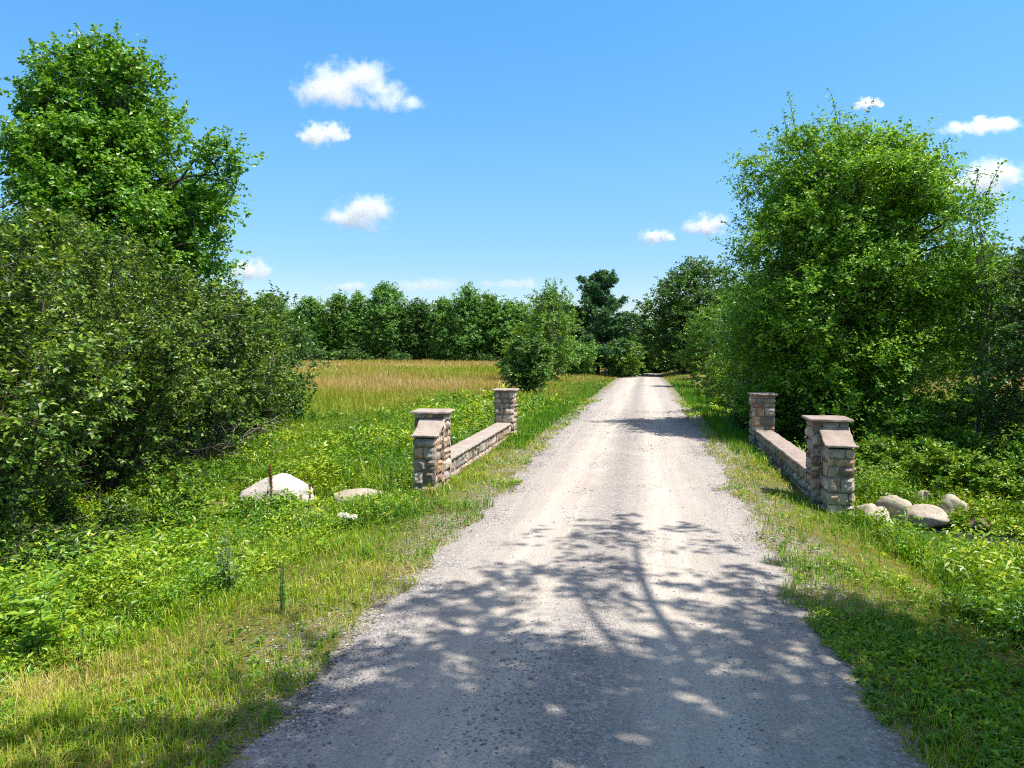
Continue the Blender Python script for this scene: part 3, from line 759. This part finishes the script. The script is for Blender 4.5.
# ---- alder thicket on the left
AG = 'alder bushes in the thicket left of the road'
al = [(-10.4, 9.8, 5.9, 2.6, 'nearest alder bush with upright dark stems at the left picture edge'), (-12.6, 12.2, 6.9, 2.8, 'alder bush second back in the left thicket, its top at the picture edge'),
      (-11.7, 14.8, 6.3, 2.6, 'alder bush in the middle of the left thicket under the tall maple'), (-13.6, 17.8, 6.7, 2.7, 'high alder bush at the back of the left thicket below the maple crown'),
      (-12.7, 20.2, 5.6, 2.4, 'alder bush with low bare sprawling branches behind the white boulder'), (-14.5, 24.0, 5.8, 2.5, 'rear alder bush of the left thicket with drooping right side'),
      (-15.2, 27.4, 5.2, 2.2, 'rearmost alder bush at the right end of the left thicket')]
for i, (x, y, H, R, lb) in enumerate(al):
    shrub('alder_shrub', lb, 'bush', x, y, H, R, 28, 78, 14, .100 if i < 4 else .112, .66, 'leaf_alder', 'bark_pale' if i == 4 else 'bark', seed=80 + i, group=AG, bare=[2, 3, 3, 3, 10, 4, 2][i], low=.06, twig=.5, tone=(0, 1) if i < 4 else (0, .9))
crown_tree('maple_tree', 'small dark tree poking up behind the right end of the thicket', 'tree', -16.3, 31.5, 5.9, 1.9, .02, 'round', 60, 14, 11, .16, .7, .6, 'leaf_dark', seed=91)
# low brush skirting the thicket
for i, (x, y, H, R, lb, mt_) in enumerate([(-8.9, 10.9, 1.3, .9, 'low leafy bush in front of the nearest alder', 'leaf_alder'), (-8.6, 12.6, 1.0, .8, 'knee-high green bush at the foot of the thicket', 'weed_leaf'),
                                      (-9.9, 14.6, 1.1, .8, 'low bush beside the thicket short of the white boulder', 'weed_leaf'), (-8.2, 9.2, 1.0, .8, 'low dark bush at the left picture edge under the alder', 'leaf_alder')]):
    shrub('low_bush', lb, 'bush', x, y, H, R, 12, 26, 12, .075, .55, mt_, 'bark', seed=400 + i, twig=.25, tone=(0, .75), stem_r=.008, group='low bushes along the thicket')
# ---- undergrowth on the right
for i, (x, y, H, R, lb, mt_) in enumerate([(7.1, 18.9, 1.15, 1.15, 'bright green bramble mound right of the stream rocks', 'weed_leaf'), (8.6, 18.4, 1.25, 1.2, 'bramble mound hanging over the stream at the right picture edge', 'weed_leaf'),
                                      (6.2, 21.5, .95, 1.1, 'yellow green weedy mound behind the stream rocks', 'leaf_bright'), (8.0, 21.8, 1.2, 1.2, 'green mound at the foot of the thin young tree', 'leaf_ash'),
                                      (4.9, 20.6, .7, .8, 'low green mound just behind the right wall', 'leaf_bright'), (9.9, 20.3, 1.5, 1.3, 'dark green mound below the tree at the right picture edge', 'leaf_ash')]):
    shrub('bramble_bush', lb, 'bush', x, y, H, R, 20, 34, 13, .095, .6, mt_, 'bark_dark', seed=420 + i, twig=.3, tone=(0, .8), stem_r=.008, group='bramble mounds on the right stream bank')
for i, (x, y, H, R, lb) in enumerate([(5.2, 24.8, 2.0, 1.2, 'shaded leafy shrub under the left side of the big right tree'), (7.4, 23.6, 2.0, 1.3, 'leafy shrub with light flat sprays under the big right tree'), (9.4, 25.2, 2.4, 1.4, 'leafy shrub under the right side of the big right tree'),
                                      (3.9, 27.0, 1.8, 1.0, 'dark shrub behind the far right pillar')]):
    shrub('understory_shrub', lb, 'bush', x, y, H, R, 16, 40, 12, .12, .55, 'leaf_ash' if i in (1, 2) else 'leaf_dark', 'bark_pale', seed=440 + i, twig=.4, stem_r=.014, group='shrubs under the big right tree')

# ---- roadside tree that overhangs the near road (casts the dappled shade)
crown_tree('maple_tree', 'roadside maple overhanging the near road, out of frame on the right', 'tree', 7.0, 3.6, 15.4, 6.2, .48, 'round', 84, 32, 13, .16, .75, .9, 'leaf_maple', seed=121, fill=.6, tight=.7,
           extra=[(-4.2, .6, 10.2), (-3.4, .2, 10.8), (-2.6, 1.0, 9.6), (-1.8, .3, 10.4), (-1.0, .9, 11.0), (-.2, .2, 9.8), (-3.8, -.6, 9.4), (-2.2, -.8, 10.0), (-.6, -.7, 10.6), (.8, .6, 10.2), (-4.6, -.2, 11.2), (1.4, -.3, 9.6), (-3.0, 1.7, 10.6)])
crown_tree('maple_tree', 'second roadside maple further out of frame on the right', 'tree', 13.0, 2.6, 13.5, 4.6, .35, 'round', 130, 15, 12, .18, .75, .9, 'leaf_maple', seed=122, fill=.6)

# ------------------------------------------------------------------ grass and weeds
def road_d(X): return np.abs(X + .48)
def blades(P, H, W, r, lean=.35, seg=2):
    n = len(P)
    a = r.rand(n) * 2 * PI
    Sd = np.stack([np.cos(a), np.sin(a), np.zeros(n)], 1); Ld = np.stack([np.cos(a + 1.5 + r.normal(0, .5, n)), np.sin(a + 1.5), np.zeros(n)], 1)
    ln = (lean * np.abs(r.normal(0, 1, n)))[:, None]; H = H[:, None]; W = W[:, None]
    b0 = P - Sd * W / 2; b1 = P + Sd * W / 2
    mdp = P + np.array([0, 0, 1.]) * H * .55 + Ld * H * ln * .35
    tip = P + np.array([0, 0, 1.]) * H * (1 - .25 * ln) + Ld * H * ln
    if seg == 1:
        V = np.stack([b0, b1, tip], 1).reshape(-1, 3); i = np.arange(n)[:, None] * 3
        return V, np.concatenate([i, i + 1, i + 2], 1), 1
    m0 = mdp - Sd * W * .4; m1 = mdp + Sd * W * .4
    V = np.stack([b0, b1, m0, m1, tip], 1).reshape(-1, 3); i = np.arange(n)[:, None] * 5
    F = np.stack([np.concatenate([i, i + 1, i + 3], 1), np.concatenate([i, i + 3, i + 2], 1), np.concatenate([i + 2, i + 3, i + 4], 1)], 1).reshape(-1, 3)
    return V, F, 3

def blocked(X, Y):
    b = road_d(X) < 2.16 + (fbm2(Y * .55, X * 0 + 8, 3) - .5) * .5 + (fbm2(X * 2.2, Y * 2.2, 2) - .5) * .6
    for cx, y0, y1 in ((-4.33, 14.2, 24), (3.36, 14.0, 23.3)):
        b |= (np.abs(X - cx) < .36) & (Y > y0) & (Y < y1)
    cy = 16.7 - .5 * np.clip(X - 5.2, 0, 4)
    b |= (X > 3.9) & (Y - cy < .8) & (Y - cy > -1.35) & (X < 7.6)
    b |= (((X + 8.78) / .85) ** 2 + ((Y - 17) / .5) ** 2 < 1) | (((X + 6.38) / .65) ** 2 + ((Y - 16.3) / .5) ** 2 < 1)
    thin = np.random.RandomState(len(X)).rand(len(X))
    b |= (thin < .95) & ((((X + 6.2) / 1.0) ** 2 + ((Y - 15.2) / 1.7) ** 2 < 1) | (((X + 8.6) / 1.1) ** 2 + ((Y - 16.0) / 1.6) ** 2 < 1))
    b |= (thin < .95) & (X > 4.0) & (Y - cy < 0) & (Y - cy > -2.2) & (X < 7.6)
    return b

def short(X, Y):
    """low growth in front of the rocks"""
    a = (((X + 8.3) / 1.5) ** 2 + ((Y - 15.0) / 2.6) ** 2 < 1) | (((X + 6.1) / 1.3) ** 2 + ((Y - 14.8) / 2.4) ** 2 < 1) | ((X > 4.1) & (X < 7.9) & (Y > 12.6) & (Y < 17))
    return np.where((X > 5.9) & (X < 7.9) & (Y > 12.4) & (Y < 15.6), .2, np.where(a, .45, 1.0))

def scatter(n, y0, y1, r):
    Y = y0 * (y1 / y0) ** r.rand(n)
    X = -1.05 * Y - 2 + r.rand(n) * (1.65 * Y + 5)
    return X, Y

def lushness(X, Y):
    """0 bare trampled shoulder .. 1 tall green"""
    d = road_d(X)
    l = sstep(3.0 + .6 * (X > 0), 5.2, d + (fbm2(X * .4, Y * .4, 3) - .5) * 2.6 + (fbm2(X * 1.7, Y * 1.7, 2) - .5) * 1.6)
    near_left = (X < 0) * (1 - sstep(4.5, 8.0, Y)) * .6 * (1 - sstep(7, 9, d))
    return np.clip(l - near_left, 0, 1)

r = np.random.RandomState(9)
X, Y = scatter(560000, 3.6, 44, r)
X = np.append(X, r.uniform(-8, 10, 60000)); Y = np.append(Y, r.uniform(-3, 3.7, 60000))      # the verge beside and behind the viewer
lu = lushness(X, Y)
patch = fbm2(X * .9, Y * .9, 3)
keep = ~blocked(X, Y) & (r.rand(len(X)) < np.clip(.42 + .55 * lu + (patch - .5) * 1.5 - .25 * (X > 0) * np.exp(-((road_d(X) - 3.9 - .5 * (patch - .5)) / .45) ** 2) * sstep(5, 7, Y) * (1 - sstep(12, 14, Y)), .06, 1)) & ~((X < -9.8) & (Y < 13)) & ~((X < -13.5) & (Y < 30)) & ~((Y > 33) & (X < -12))
X, Y, lu, patch = X[keep], Y[keep], lu[keep], patch[keep]
Z = ground_z(X, Y)
H = (.05 + .09 * r.rand(len(X))) * (1 - lu) + lu * (.17 + .36 * r.rand(len(X)) ** 1.6) * (.6 + .8 * patch) * short(X, Y)
H = H * (.55 + .9 * fbm2(X * 3.3, Y * 3.3, 2))
W = np.maximum(.005 + .005 * r.rand(len(X)), Y * .00085)
tone = .13 + .24 * (1 - lu) + .75 * (fbm2(X * .35 + 40, Y * .35, 3) - .47) + .35 * (fbm2(X * 2.6, Y * 2.6, 2) - .5) + r.normal(0, .14, len(X)) + .12 * ((X < 0) & (Y < 9)) * (1 - sstep(7, 9, road_d(X)))
tone = np.where(r.rand(len(X)) < .06, .8 + .2 * r.rand(len(X)), tone)
V, F, m_ = blades(np.stack([X, Y, Z], 1), H, W, r, .65)
tag(build('verge_grass', V, F, M['grass'], None, {'tone': np.repeat(np.clip(tone, 0, 1), m_)}), 'green and straw coloured grass on the verges', None, None, 'stuff')

# bright rushy grass by the stream on the right
X = r.uniform(3.9, 9.5, 40000); Y = r.uniform(9.5, 16.2, 40000)
k_ = (fbm2(X * .8 + 5, Y * .8, 2) > .42) & (Y > 16.0 - (X - 3.9) * 1.8) & (Y < 15.2 - .5 * np.clip(X - 5.2, 0, 4)) & ~blocked(X, Y)
X, Y = X[k_], Y[k_]
V, F, m_ = blades(np.stack([X, Y, ground_z(X, Y)], 1), r.uniform(.2, .5, len(X)) * np.where(short(X, Y) < 1, .6, 1), np.full(len(X), .010), r, .4)
tag(build('stream_grass', V, F, M['grass'], None, {'tone': np.repeat(np.clip(r.normal(.16, .09, len(X)), 0, 1), m_)}), 'tall bright green grass by the stream', None, None, 'stuff')

# hay field, left and right
X1, Y1 = scatter(330000, 20, 165, r)
X2 = r.uniform(10, 50, 40000); Y2 = r.uniform(28, 90, 40000)
X = np.append(X1, X2); Y = np.append(Y1, Y2)
keep = ~blocked(X, Y) & (road_d(X) > 2.7) & ~((X > 4.4) & (Y > 30) & (X < 9)) & ~((X < -13) & (Y < 28))
X, Y = X[keep], Y[keep]
far = sstep(22, 60, Y + 26 * (fbm2(X * .08, Y * .08, 2) - .5) + np.where(X < 0, -.9 * (X + 14), -8) * .4 * (Y < 70))
verge = 1 - sstep(4.0, 9.0, road_d(X) - .02 * Y)
H = (.26 + .40 * r.rand(len(X))) * (.35 + 1.3 * fbm2(X * .11, Y * .11, 3)) * (1 - .5 * verge)
W = np.maximum(.010, Y * .0011)
tone = .60 * far + .16 * (1 - far) + 1.5 * (fbm2(X * .05 + 3, Y * .03, 3) - .5) + r.normal(0, .10, len(X)) - .22 * ((X > 0) & (X < 12)) - .30 * verge * (fbm2(X * .3, Y * .12 + 50, 2) > .45)
V, F, m_ = blades(np.stack([X, Y, ground_z(X, Y)], 1), H, W, r, .35, seg=1)
tag(build('hay_grass', V, F, M['field'], None, {'tone': np.repeat(np.clip(tone, 0, 1), m_)}), 'tan and green grass of the hay field', None, None, 'stuff')

# flat straw and dead grass lying between the tufts
X, Y = scatter(70000, 3.7, 26, r)
keep = ~blocked(X, Y) & (r.rand(len(X)) < np.clip(1.15 - lushness(X, Y) + (fbm2(X * 1.3, Y * 1.3, 2) - .5), 0, 1)) & (X > -10) & (X < 8)
X, Y = X[keep], Y[keep]; n = len(X); a = r.rand(n) * 2 * PI; Ls = r.uniform(.06, .20, n)
V, F = leaves_arrays(np.stack([X, Y, ground_z(X, Y) + .008 + .02 * r.rand(n)], 1), np.stack([np.cos(a), np.sin(a), r.normal(.05, .12, n)], 1), np.array([0, 0, 1.]) + r.normal(0, .1, (n, 3)), Ls, np.maximum(.005, Y * .0006))
tag(build('straw_litter', V, F, M['grass'], None, {'tone': np.repeat(np.clip(r.normal(.82, .12, n), 0, 1), 2)}), 'dead straw lying on the shoulders', None, None, 'stuff')

# broad-leaved weeds
X, Y = scatter(230000, 3.8, 44, r)
lu = lushness(X, Y)
keep = ~blocked(X, Y) & (r.rand(len(X)) < np.clip(lu * .95 - .08 + (fbm2(X * .8 + 60, Y * .8, 3) - .5) * 2.6, .02, 1)) & ~((X < -10.5) & (Y < 13)) & ~((X < -13.5) & (Y < 30)) & ~((Y > 33) & (X < -12))
X, Y, lu = X[keep], Y[keep], lu[keep]
n = len(X); k = 9
p2 = sstep(.46, .68, fbm2(X * .75 + 11, Y * .75 + 5, 3))
hgt = (.10 + .40 * r.rand(n) ** 1.4) * (.22 + .9 * lu) * (.8 + 1.5 * p2 * lu) * short(X, Y)
P = np.stack([X, Y, ground_z(X, Y) + .02], 1)
D = nrm(np.array([0, 0, 1.]) + r.normal(0, .22, (n, 3)))
base, LD, U, L, W = twig_leaves(P, D, hgt, k, 1.0, .42, r, spread=1.0)
ls = np.repeat((.035 + .055 * r.rand(n)) * (.5 + .5 * lu) * (.9 + .9 * noise2(X * .8, Y * .8 + 30)) * np.maximum(1, Y / 16), k)
V, F = leaves_arrays(base, LD, U, L * ls, W * ls)
tn = np.clip(np.repeat(.26 + 1.0 * (fbm2(X * .6 + 20, Y * .6, 3) - .34) + r.normal(0, .13, n), k) + r.normal(0, .13, n * k), 0, .86)
tn = np.where(r.rand(n * k) < .006, 1.0, tn)
tag(build('weeds', V, F, M['weed_leaf'], None, {'tone': np.repeat(tn, 2)}), 'leafy green weeds with a few yellow flowers', None, None, 'stuff')

# ------------------------------------------------------------------ loose gravel
OV = np.array([(1, 0, 0), (-1, 0, 0), (0, 1, 0), (0, -1, 0), (0, 0, 1), (0, 0, -1)], float)
OF = np.array([(0, 2, 4), (2, 1, 4), (1, 3, 4), (3, 0, 4), (2, 0, 5), (1, 2, 5), (3, 1, 5), (0, 3, 5)])
n = 60000
Y = 3.8 * (34 / 3.8) ** r.rand(n); e = r.rand(n)
side = np.where(r.rand(n) < .5, -1, 1)
X = np.where(e < .42, r.uniform(-2.7, 1.75, n), -.48 + side * (1.75 + np.abs(r.normal(0, .7, n))))
s = (.006 + .012 * r.rand(n) ** 3) * np.maximum(1, Y / 14)
big = r.rand(n) < .012; s = np.where(big, s * 1.9, s)
keep = ~(((np.abs(X + 4.33) < .36) | (np.abs(X - 3.36) < .36)) & (Y > 13.9) & (Y < 24)) & (X > -5) & (X < 4.4)
X, Y, s = X[keep], Y[keep], s[keep]; n = len(X)
tcl = np.clip((X + 2.72) / 4.48, 0, 1)
Zr = ground_z(X, Y) + np.where((X > -2.7) & (X < 1.74), .05 * (1 - (2 * tcl - 1) ** 2) - .022 * (np.exp(-((tcl - .28) / .09) ** 2) + np.exp(-((tcl - .70) / .09) ** 2)), 0)
a = r.rand(n) * 2 * PI; sc = np.stack([s * r.uniform(.8, 1.5, n), s * r.uniform(.7, 1.1, n), s * r.uniform(.4, .8, n)], 1)
B = OV[None] * (1 + .3 * (r.rand(n, 6, 1) - .5)) * sc[:, None]
V = np.stack([B[..., 0] * np.cos(a)[:, None] - B[..., 1] * np.sin(a)[:, None], B[..., 0] * np.sin(a)[:, None] + B[..., 1] * np.cos(a)[:, None], B[..., 2]], -1) + np.stack([X, Y, Zr + .002], 1)[:, None]
F = (OF[None] + np.arange(n)[:, None, None] * 6).reshape(-1, 3)
tag(build('loose_gravel', V.reshape(-1, 3), F, M['pebble'], None, {'tone': np.repeat(np.clip(r.beta(1.6, 1.8, n), 0, 1), 8)}), 'loose stones on the road and shoulders', None, None, 'stuff')

# ------------------------------------------------------------------ single plants
def plant(name, label, cat, x, y, H, stems, k, leaf, aspect, mt, seed, spread=.25, flower=None, bare=.2, stem_m='stem_green', up=.9):
    r = np.random.RandomState(seed)
    root = empty(name, (x, y, float(ground_z(x, y)) - .01)); tag(root, label, cat)
    paths, radii = [], []; LB, LDs, Us, Ls, Ws = [], [], [], [], []
    tips = []
    for s in range(stems):
        a = r.rand() * 2 * PI; q = spread * r.rand() ** .6 * H
        e = np.array([math.cos(a) * q, math.sin(a) * q, H * r.uniform(.75, 1.05)])
        b0 = np.array([math.cos(a), math.sin(a), 0]) * .04 * r.rand()
        paths.append(curve(b0, e, np.array([0, 0, .05 * H]), 5)); radii.append(np.linspace(.007, .002, 5)); tips.append(e)
        t = np.linspace(bare, 1, k); pts = b0 * (1 - t[:, None]) + e * t[:, None] + np.array([0, 0, .2 * H]) * (t * (1 - t))[:, None]
        az = np.arange(k) * 2.4 + r.rand() * 6
        ld = np.stack([np.cos(az), np.sin(az), np.full(k, .25)], 1) + r.normal(0, .15, (k, 3))
        LB.append(pts); LDs.append(ld); Us.append(np.array([0, 0, 1.]) + r.normal(0, .25, (k, 3))); L = leaf * (1.1 - .5 * t) * r.uniform(.8, 1.2, k); Ls.append(L); Ws.append(L * aspect)
    tv, tf = tubes(paths, radii, 4)
    build('stem', tv, tf, M[stem_m], root, smooth=True)
    V, F = leaves_arrays(np.vstack(LB), np.vstack(LDs), np.vstack(Us), np.concatenate(Ls), np.concatenate(Ws))
    build('foliage', V, F, M[mt], root, {'tone': np.repeat(np.clip(r.normal(.5, .2, len(V) // 4), 0, .85), 2)})
    if flower:
        for e in tips:
            n = flower[1]
            rr = np.sqrt(r.rand(n)) * flower[2]; az = r.rand(n) * 2 * PI
            P = e + np.stack([np.cos(az) * rr, np.sin(az) * rr, -rr * .25 + r.normal(0, .004, n)], 1) if flower[3] == 'umbel' else e + np.stack([r.normal(0, flower[2], n), r.normal(0, flower[2], n), -r.rand(n) * H * .45], 1)
            V, F = leaves_arrays(P, r.normal(0, 1, (n, 3)) + np.array([0, 0, .3]), np.array([0, 0, 1.]) + r.normal(0, .3, (n, 3)), np.full(n, flower[4]), np.full(n, flower[4] * .8))
            build('flower_head' if flower[3] == 'umbel' else 'seed_spike', V, F, M[flower[0]], root, {'tone': np.repeat(r.rand(n), 2)})
    return root
plant('dock_plant', 'reddish brown dock seed stalks standing in front of the white boulder', 'plant', -7.75, 14.5, 1.0, 2, 7, .14, .35, 'weed_leaf', 501, .30, ('seed_brown', 520, .012, 'spike', .022), .1, 'bark_dark')
plant('dock_plant', 'short brown dock stalk right of the white boulder', 'plant', -6.7, 14.3, .65, 1, 5, .14, .35, 'weed_leaf', 502, .10, ('seed_brown', 380, .011, 'spike', .022), .1, 'bark_dark')
plant('white_wildflower', 'plant with flat white flower heads beside the left shoulder', 'plant', -4.5, 11.0, .36, 5, 9, .12, .35, 'leaf_dark', 503, .32, ('petal', 160, .075, 'umbel', .022))
plant('mullein_plant', 'pale grey green weed cluster in the middle of the left verge', 'plant', -4.85, 8.2, .75, 11, 13, .11, .34, 'grey_leaf', 504, .35, None, .15)
plant('tall_weed', 'dark upright weed spike beside the road shade', 'plant', -3.75, 7.35, .62, 4, 22, .07, .25, 'leaf_dark', 505, .08, None, .1)
plant('pokeweed_plant', 'bright big-leaved plant at the lower left corner', 'plant', -5.75, 6.35, .85, 12, 11, .20, .45, 'leaf_bright', 506, .5, None, .25)
plant('pokeweed_plant', 'second big-leaved plant half cut by the left picture edge', 'plant', -6.3, 6.7, .95, 10, 11, .20, .45, 'leaf_bright', 507, .5, None, .25)
plant('tall_weed', 'tall leafy weed against the left wing wall', 'plant', -4.85, 14.0, 1.0, 6, 16, .09, .5, 'leaf_dark', 508, .22, None, .1)
plant('tall_weed', 'spiky dark weed beyond the right verge shade', 'plant', 2.9, 36.5, 1.4, 5, 16, .16, .25, 'leaf_dark', 509, .12, None, .1)
plant('tall_weed', 'upright green weed in the right foreground grass', 'plant', 5.6, 11.0, .7, 5, 14, .10, .35, 'leaf_bright', 510, .2, None, .1)
plant('tall_weed', 'leafy weed on the right bank above the stream grass', 'plant', 6.9, 13.0, .8, 7, 14, .12, .4, 'leaf_bright', 511, .3, None, .1)

# ------------------------------------------------------------------ clouds
def cloud(label, loc, puffs, seed, dens=.03):
    """puffs: (x, y, z, rx, ry, rz) in metres round loc; density falls off softly inside each puff"""
    r = np.random.RandomState(seed)
    VV, FF, nv = [], [], 0
    iv, jf = ico(2)
    import bmesh
    bm = bmesh.new()
    for (x, y, z, a, b_, c_) in puffs:
        V = iv * np.array([a, b_, c_]) * 1.12 + np.array([x, y, z]); VV.append(V); FF.append(jf + nv); nv += len(V)
    m, nt, out = mat('cloud_vapour')
    g = N(nt, 'ShaderNodeTexCoord').outputs['Object']
    ofs = N(nt, 'ShaderNodeVectorMath', operation='ADD'); nt.links.new(g, ofs.inputs[0]); ofs.inputs[1].default_value = (seed * 371.0, seed * 113.0, 0)
    f = None
    for (x, y, z, a, b_, c_) in puffs:
        s1 = N(nt, 'ShaderNodeVectorMath', operation='SUBTRACT'); nt.links.new(g, s1.inputs[0]); s1.inputs[1].default_value = (x, y, z)
        s2 = N(nt, 'ShaderNodeVectorMath', operation='DIVIDE'); nt.links.new(s1.outputs[0], s2.inputs[0]); s2.inputs[1].default_value = (a, b_, c_)
        s3 = N(nt, 'ShaderNodeVectorMath', operation='LENGTH'); nt.links.new(s2.outputs[0], s3.inputs[0])
        d = math_n(nt, 'SUBTRACT', 1.0, s3.outputs['Value'])
        f = d if f is None else math_n(nt, 'MAXIMUM', f, d)
    size = max(p_[3] for p_ in puffs)
    nz = noise_n(nt, ofs.outputs[0], 2.4 / size, 5, .6)
    q = math_n(nt, 'ADD', math_n(nt, 'MULTIPLY', f, 1.0), math_n(nt, 'MULTIPLY', math_n(nt, 'SUBTRACT', nz, .57), 2.7))
    mr = N(nt, 'ShaderNodeMapRange', interpolation_type='SMOOTHSTEP'); nt.links.new(q, mr.inputs[0]); mr.inputs[1].default_value = .0; mr.inputs[2].default_value = .75; mr.inputs[3].default_value = 0; mr.inputs[4].default_value = dens
    dd = math_n(nt, 'MULTIPLY', mr.outputs[0], math_n(nt, 'GREATER_THAN', f, 0.0))
    v = N(nt, 'ShaderNodeVolumePrincipled', ins={'Color': (.99, .99, .99, 1), 'Anisotropy': .2}); nt.links.new(dd, v.inputs['Density'])
    nt.links.new(v.outputs[0], out.inputs['Volume'])
    o = build('cloud', np.vstack(VV), np.vstack(FF), m)
    md = o.modifiers.new('hull', 'REMESH'); md.mode = 'VOXEL'; md.voxel_size = size / 7
    o.location = loc
    return tag(o, label, 'cloud', 'small clouds in the blue sky')
def px_cloud(d, pz, w, label, loc, shape, seed, dens):
    puffs = [(x * w, y * w * .3, z * w, a * w, a * w * .9, c * w) for (x, y, z, a, c) in shape]
    cloud(label, loc, puffs, seed, dens)
S1 = [(-.12, 0, .02, .30, .19), (.05, .2, .08, .24, .16), (-.28, 0, -.02, .22, .14), (.24, 0, -.08, .22, .11), (.42, 0, -.13, .14, .08)]
S2 = [(-.1, 0, 0, .40, .26), (.2, 0, .03, .34, .2), (.35, 0, -.05, .2, .12)]
S3 = [(0, 0, 0, .42, .26), (.18, .1, .06, .3, .2), (-.28, 0, -.04, .26, .14)]
S4 = [(0, 0, 0, .45, .12), (.25, .2, .02, .34, .14), (-.3, 0, .0, .3, .09)]
cl = [('largest white cloud high on the left with a tail to its right', (-777, 1983, 700), 380, S1), ('small ragged cloud just under the largest cloud', (-1044, 2372, 690), 190, S2),
      ('oval white cloud in the middle of the left sky, alone', (-1487, 3879, 700), 450, S3), ('low cloud beside the tall maple on the left', (-2052, 3728, 394), 290, S3),
      ('white cloud touching the left side of the big right tree', (344, 4609, 700), 330, S3), ('small faint cloud left of the cloud by the big right tree', (51, 4105, 573), 200, S2),
      ('tiny cloud wisp above the big right tree', (630, 2384, 700), 90, S2), ('flat cloud near the top right picture edge', (1040, 2647, 690), 230, S4), ('bright cloud behind the thin sapling on the right', (1399, 3524, 700), 380, S3)]
for i, (lb, loc, w, sh) in enumerate(cl):
    px_cloud(0, 0, w, lb, loc, sh, 3 + i, 8.0 / w)
for i, (lb, loc, w) in enumerate([('faint flat cloud bank low over the middle of the far treeline', (-2390, 8000, 640), 780), ('faint low cloud just left of the pine top', (-1420, 8000, 650), 620), ('faint cloud strip at the horizon left of the middle clouds', (-3250, 8000, 640), 500)]):
    px_cloud(0, 0, w, lb, loc, S4, 40 + i, 3.0 / w)

# ------------------------------------------------------------------ light, sky, camera
EL, AZ = math.radians(62), math.radians(99)       # azimuth clockwise from +Y
sd = Vector((math.sin(AZ) * math.cos(EL), math.cos(AZ) * math.cos(EL), math.sin(EL)))
sun = bpy.data.objects.new('sun', bpy.data.lights.new('sun', 'SUN')); COL.objects.link(sun)
sun.data.energy = 5.0; sun.data.angle = math.radians(.53); sun.data.color = (1, .955, .88)
sun.rotation_euler = (-sd).to_track_quat('-Z', 'Y').to_euler()
w = bpy.data.worlds.new('World'); SC.world = w; w.use_nodes = True
nt = w.node_tree; nt.nodes.clear()
sky = N(nt, 'ShaderNodeTexSky', sky_type='NISHITA'); sky.sun_disc = False; sky.sun_elevation = EL; sky.sun_rotation = AZ
sky.air_density = 1.0; sky.dust_density = .6; sky.ozone_density = 1.6; sky.altitude = 100
bg = N(nt, 'ShaderNodeBackground', ins={'Strength': .15})
ow = N(nt, 'ShaderNodeOutputWorld')
hs = N(nt, 'ShaderNodeHueSaturation', ins={'Hue': .491, 'Saturation': 1.27, 'Value': 1.0}); nt.links.new(sky.outputs[0], hs.inputs['Color'])
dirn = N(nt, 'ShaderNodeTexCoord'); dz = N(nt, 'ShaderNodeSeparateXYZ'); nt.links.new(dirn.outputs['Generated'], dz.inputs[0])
clear = ramp(nt, dz.outputs[2], [(0, (.58, .60, .69)), (.1, (.53, .60, .75)), (.22, (.66, .76, .86)), (.42, (.74, .92, 1.0)), (.6, (1.55, 1.1, .92)), (1, (2.15, 1.2, .86))])  # red tint added to the unseen upper sky to warm light in shade
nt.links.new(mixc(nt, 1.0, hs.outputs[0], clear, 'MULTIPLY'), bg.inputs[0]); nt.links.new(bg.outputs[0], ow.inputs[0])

cam = bpy.data.objects.new('camera', bpy.data.cameras.new('camera')); COL.objects.link(cam)
cam.location = (0, 0, CAM_H)
cam.rotation_euler = (PI / 2 - math.atan(39 / 760), 0, math.atan(133 / 760))
cam.data.sensor_width = 36; cam.data.lens = 36 * 760 / 1024
cam.data.clip_start = .05; cam.data.clip_end = 20000
SC.camera = cam
SC.view_settings.view_transform = 'Standard'; SC.view_settings.look = 'None'
SC.view_settings.exposure = .78; SC.view_settings.gamma = 1; SC.view_settings.use_curve_mapping = False
SC.cycles.max_bounces = 8; SC.cycles.diffuse_bounces = 4; SC.cycles.transmission_bounces = 4; SC.cycles.volume_bounces = 3; SC.cycles.transparent_max_bounces = 6
SC.cycles.use_denoising = False
SC.cycles.pixel_filter_type = 'BLACKMAN_HARRIS'; SC.cycles.filter_width = 1.1
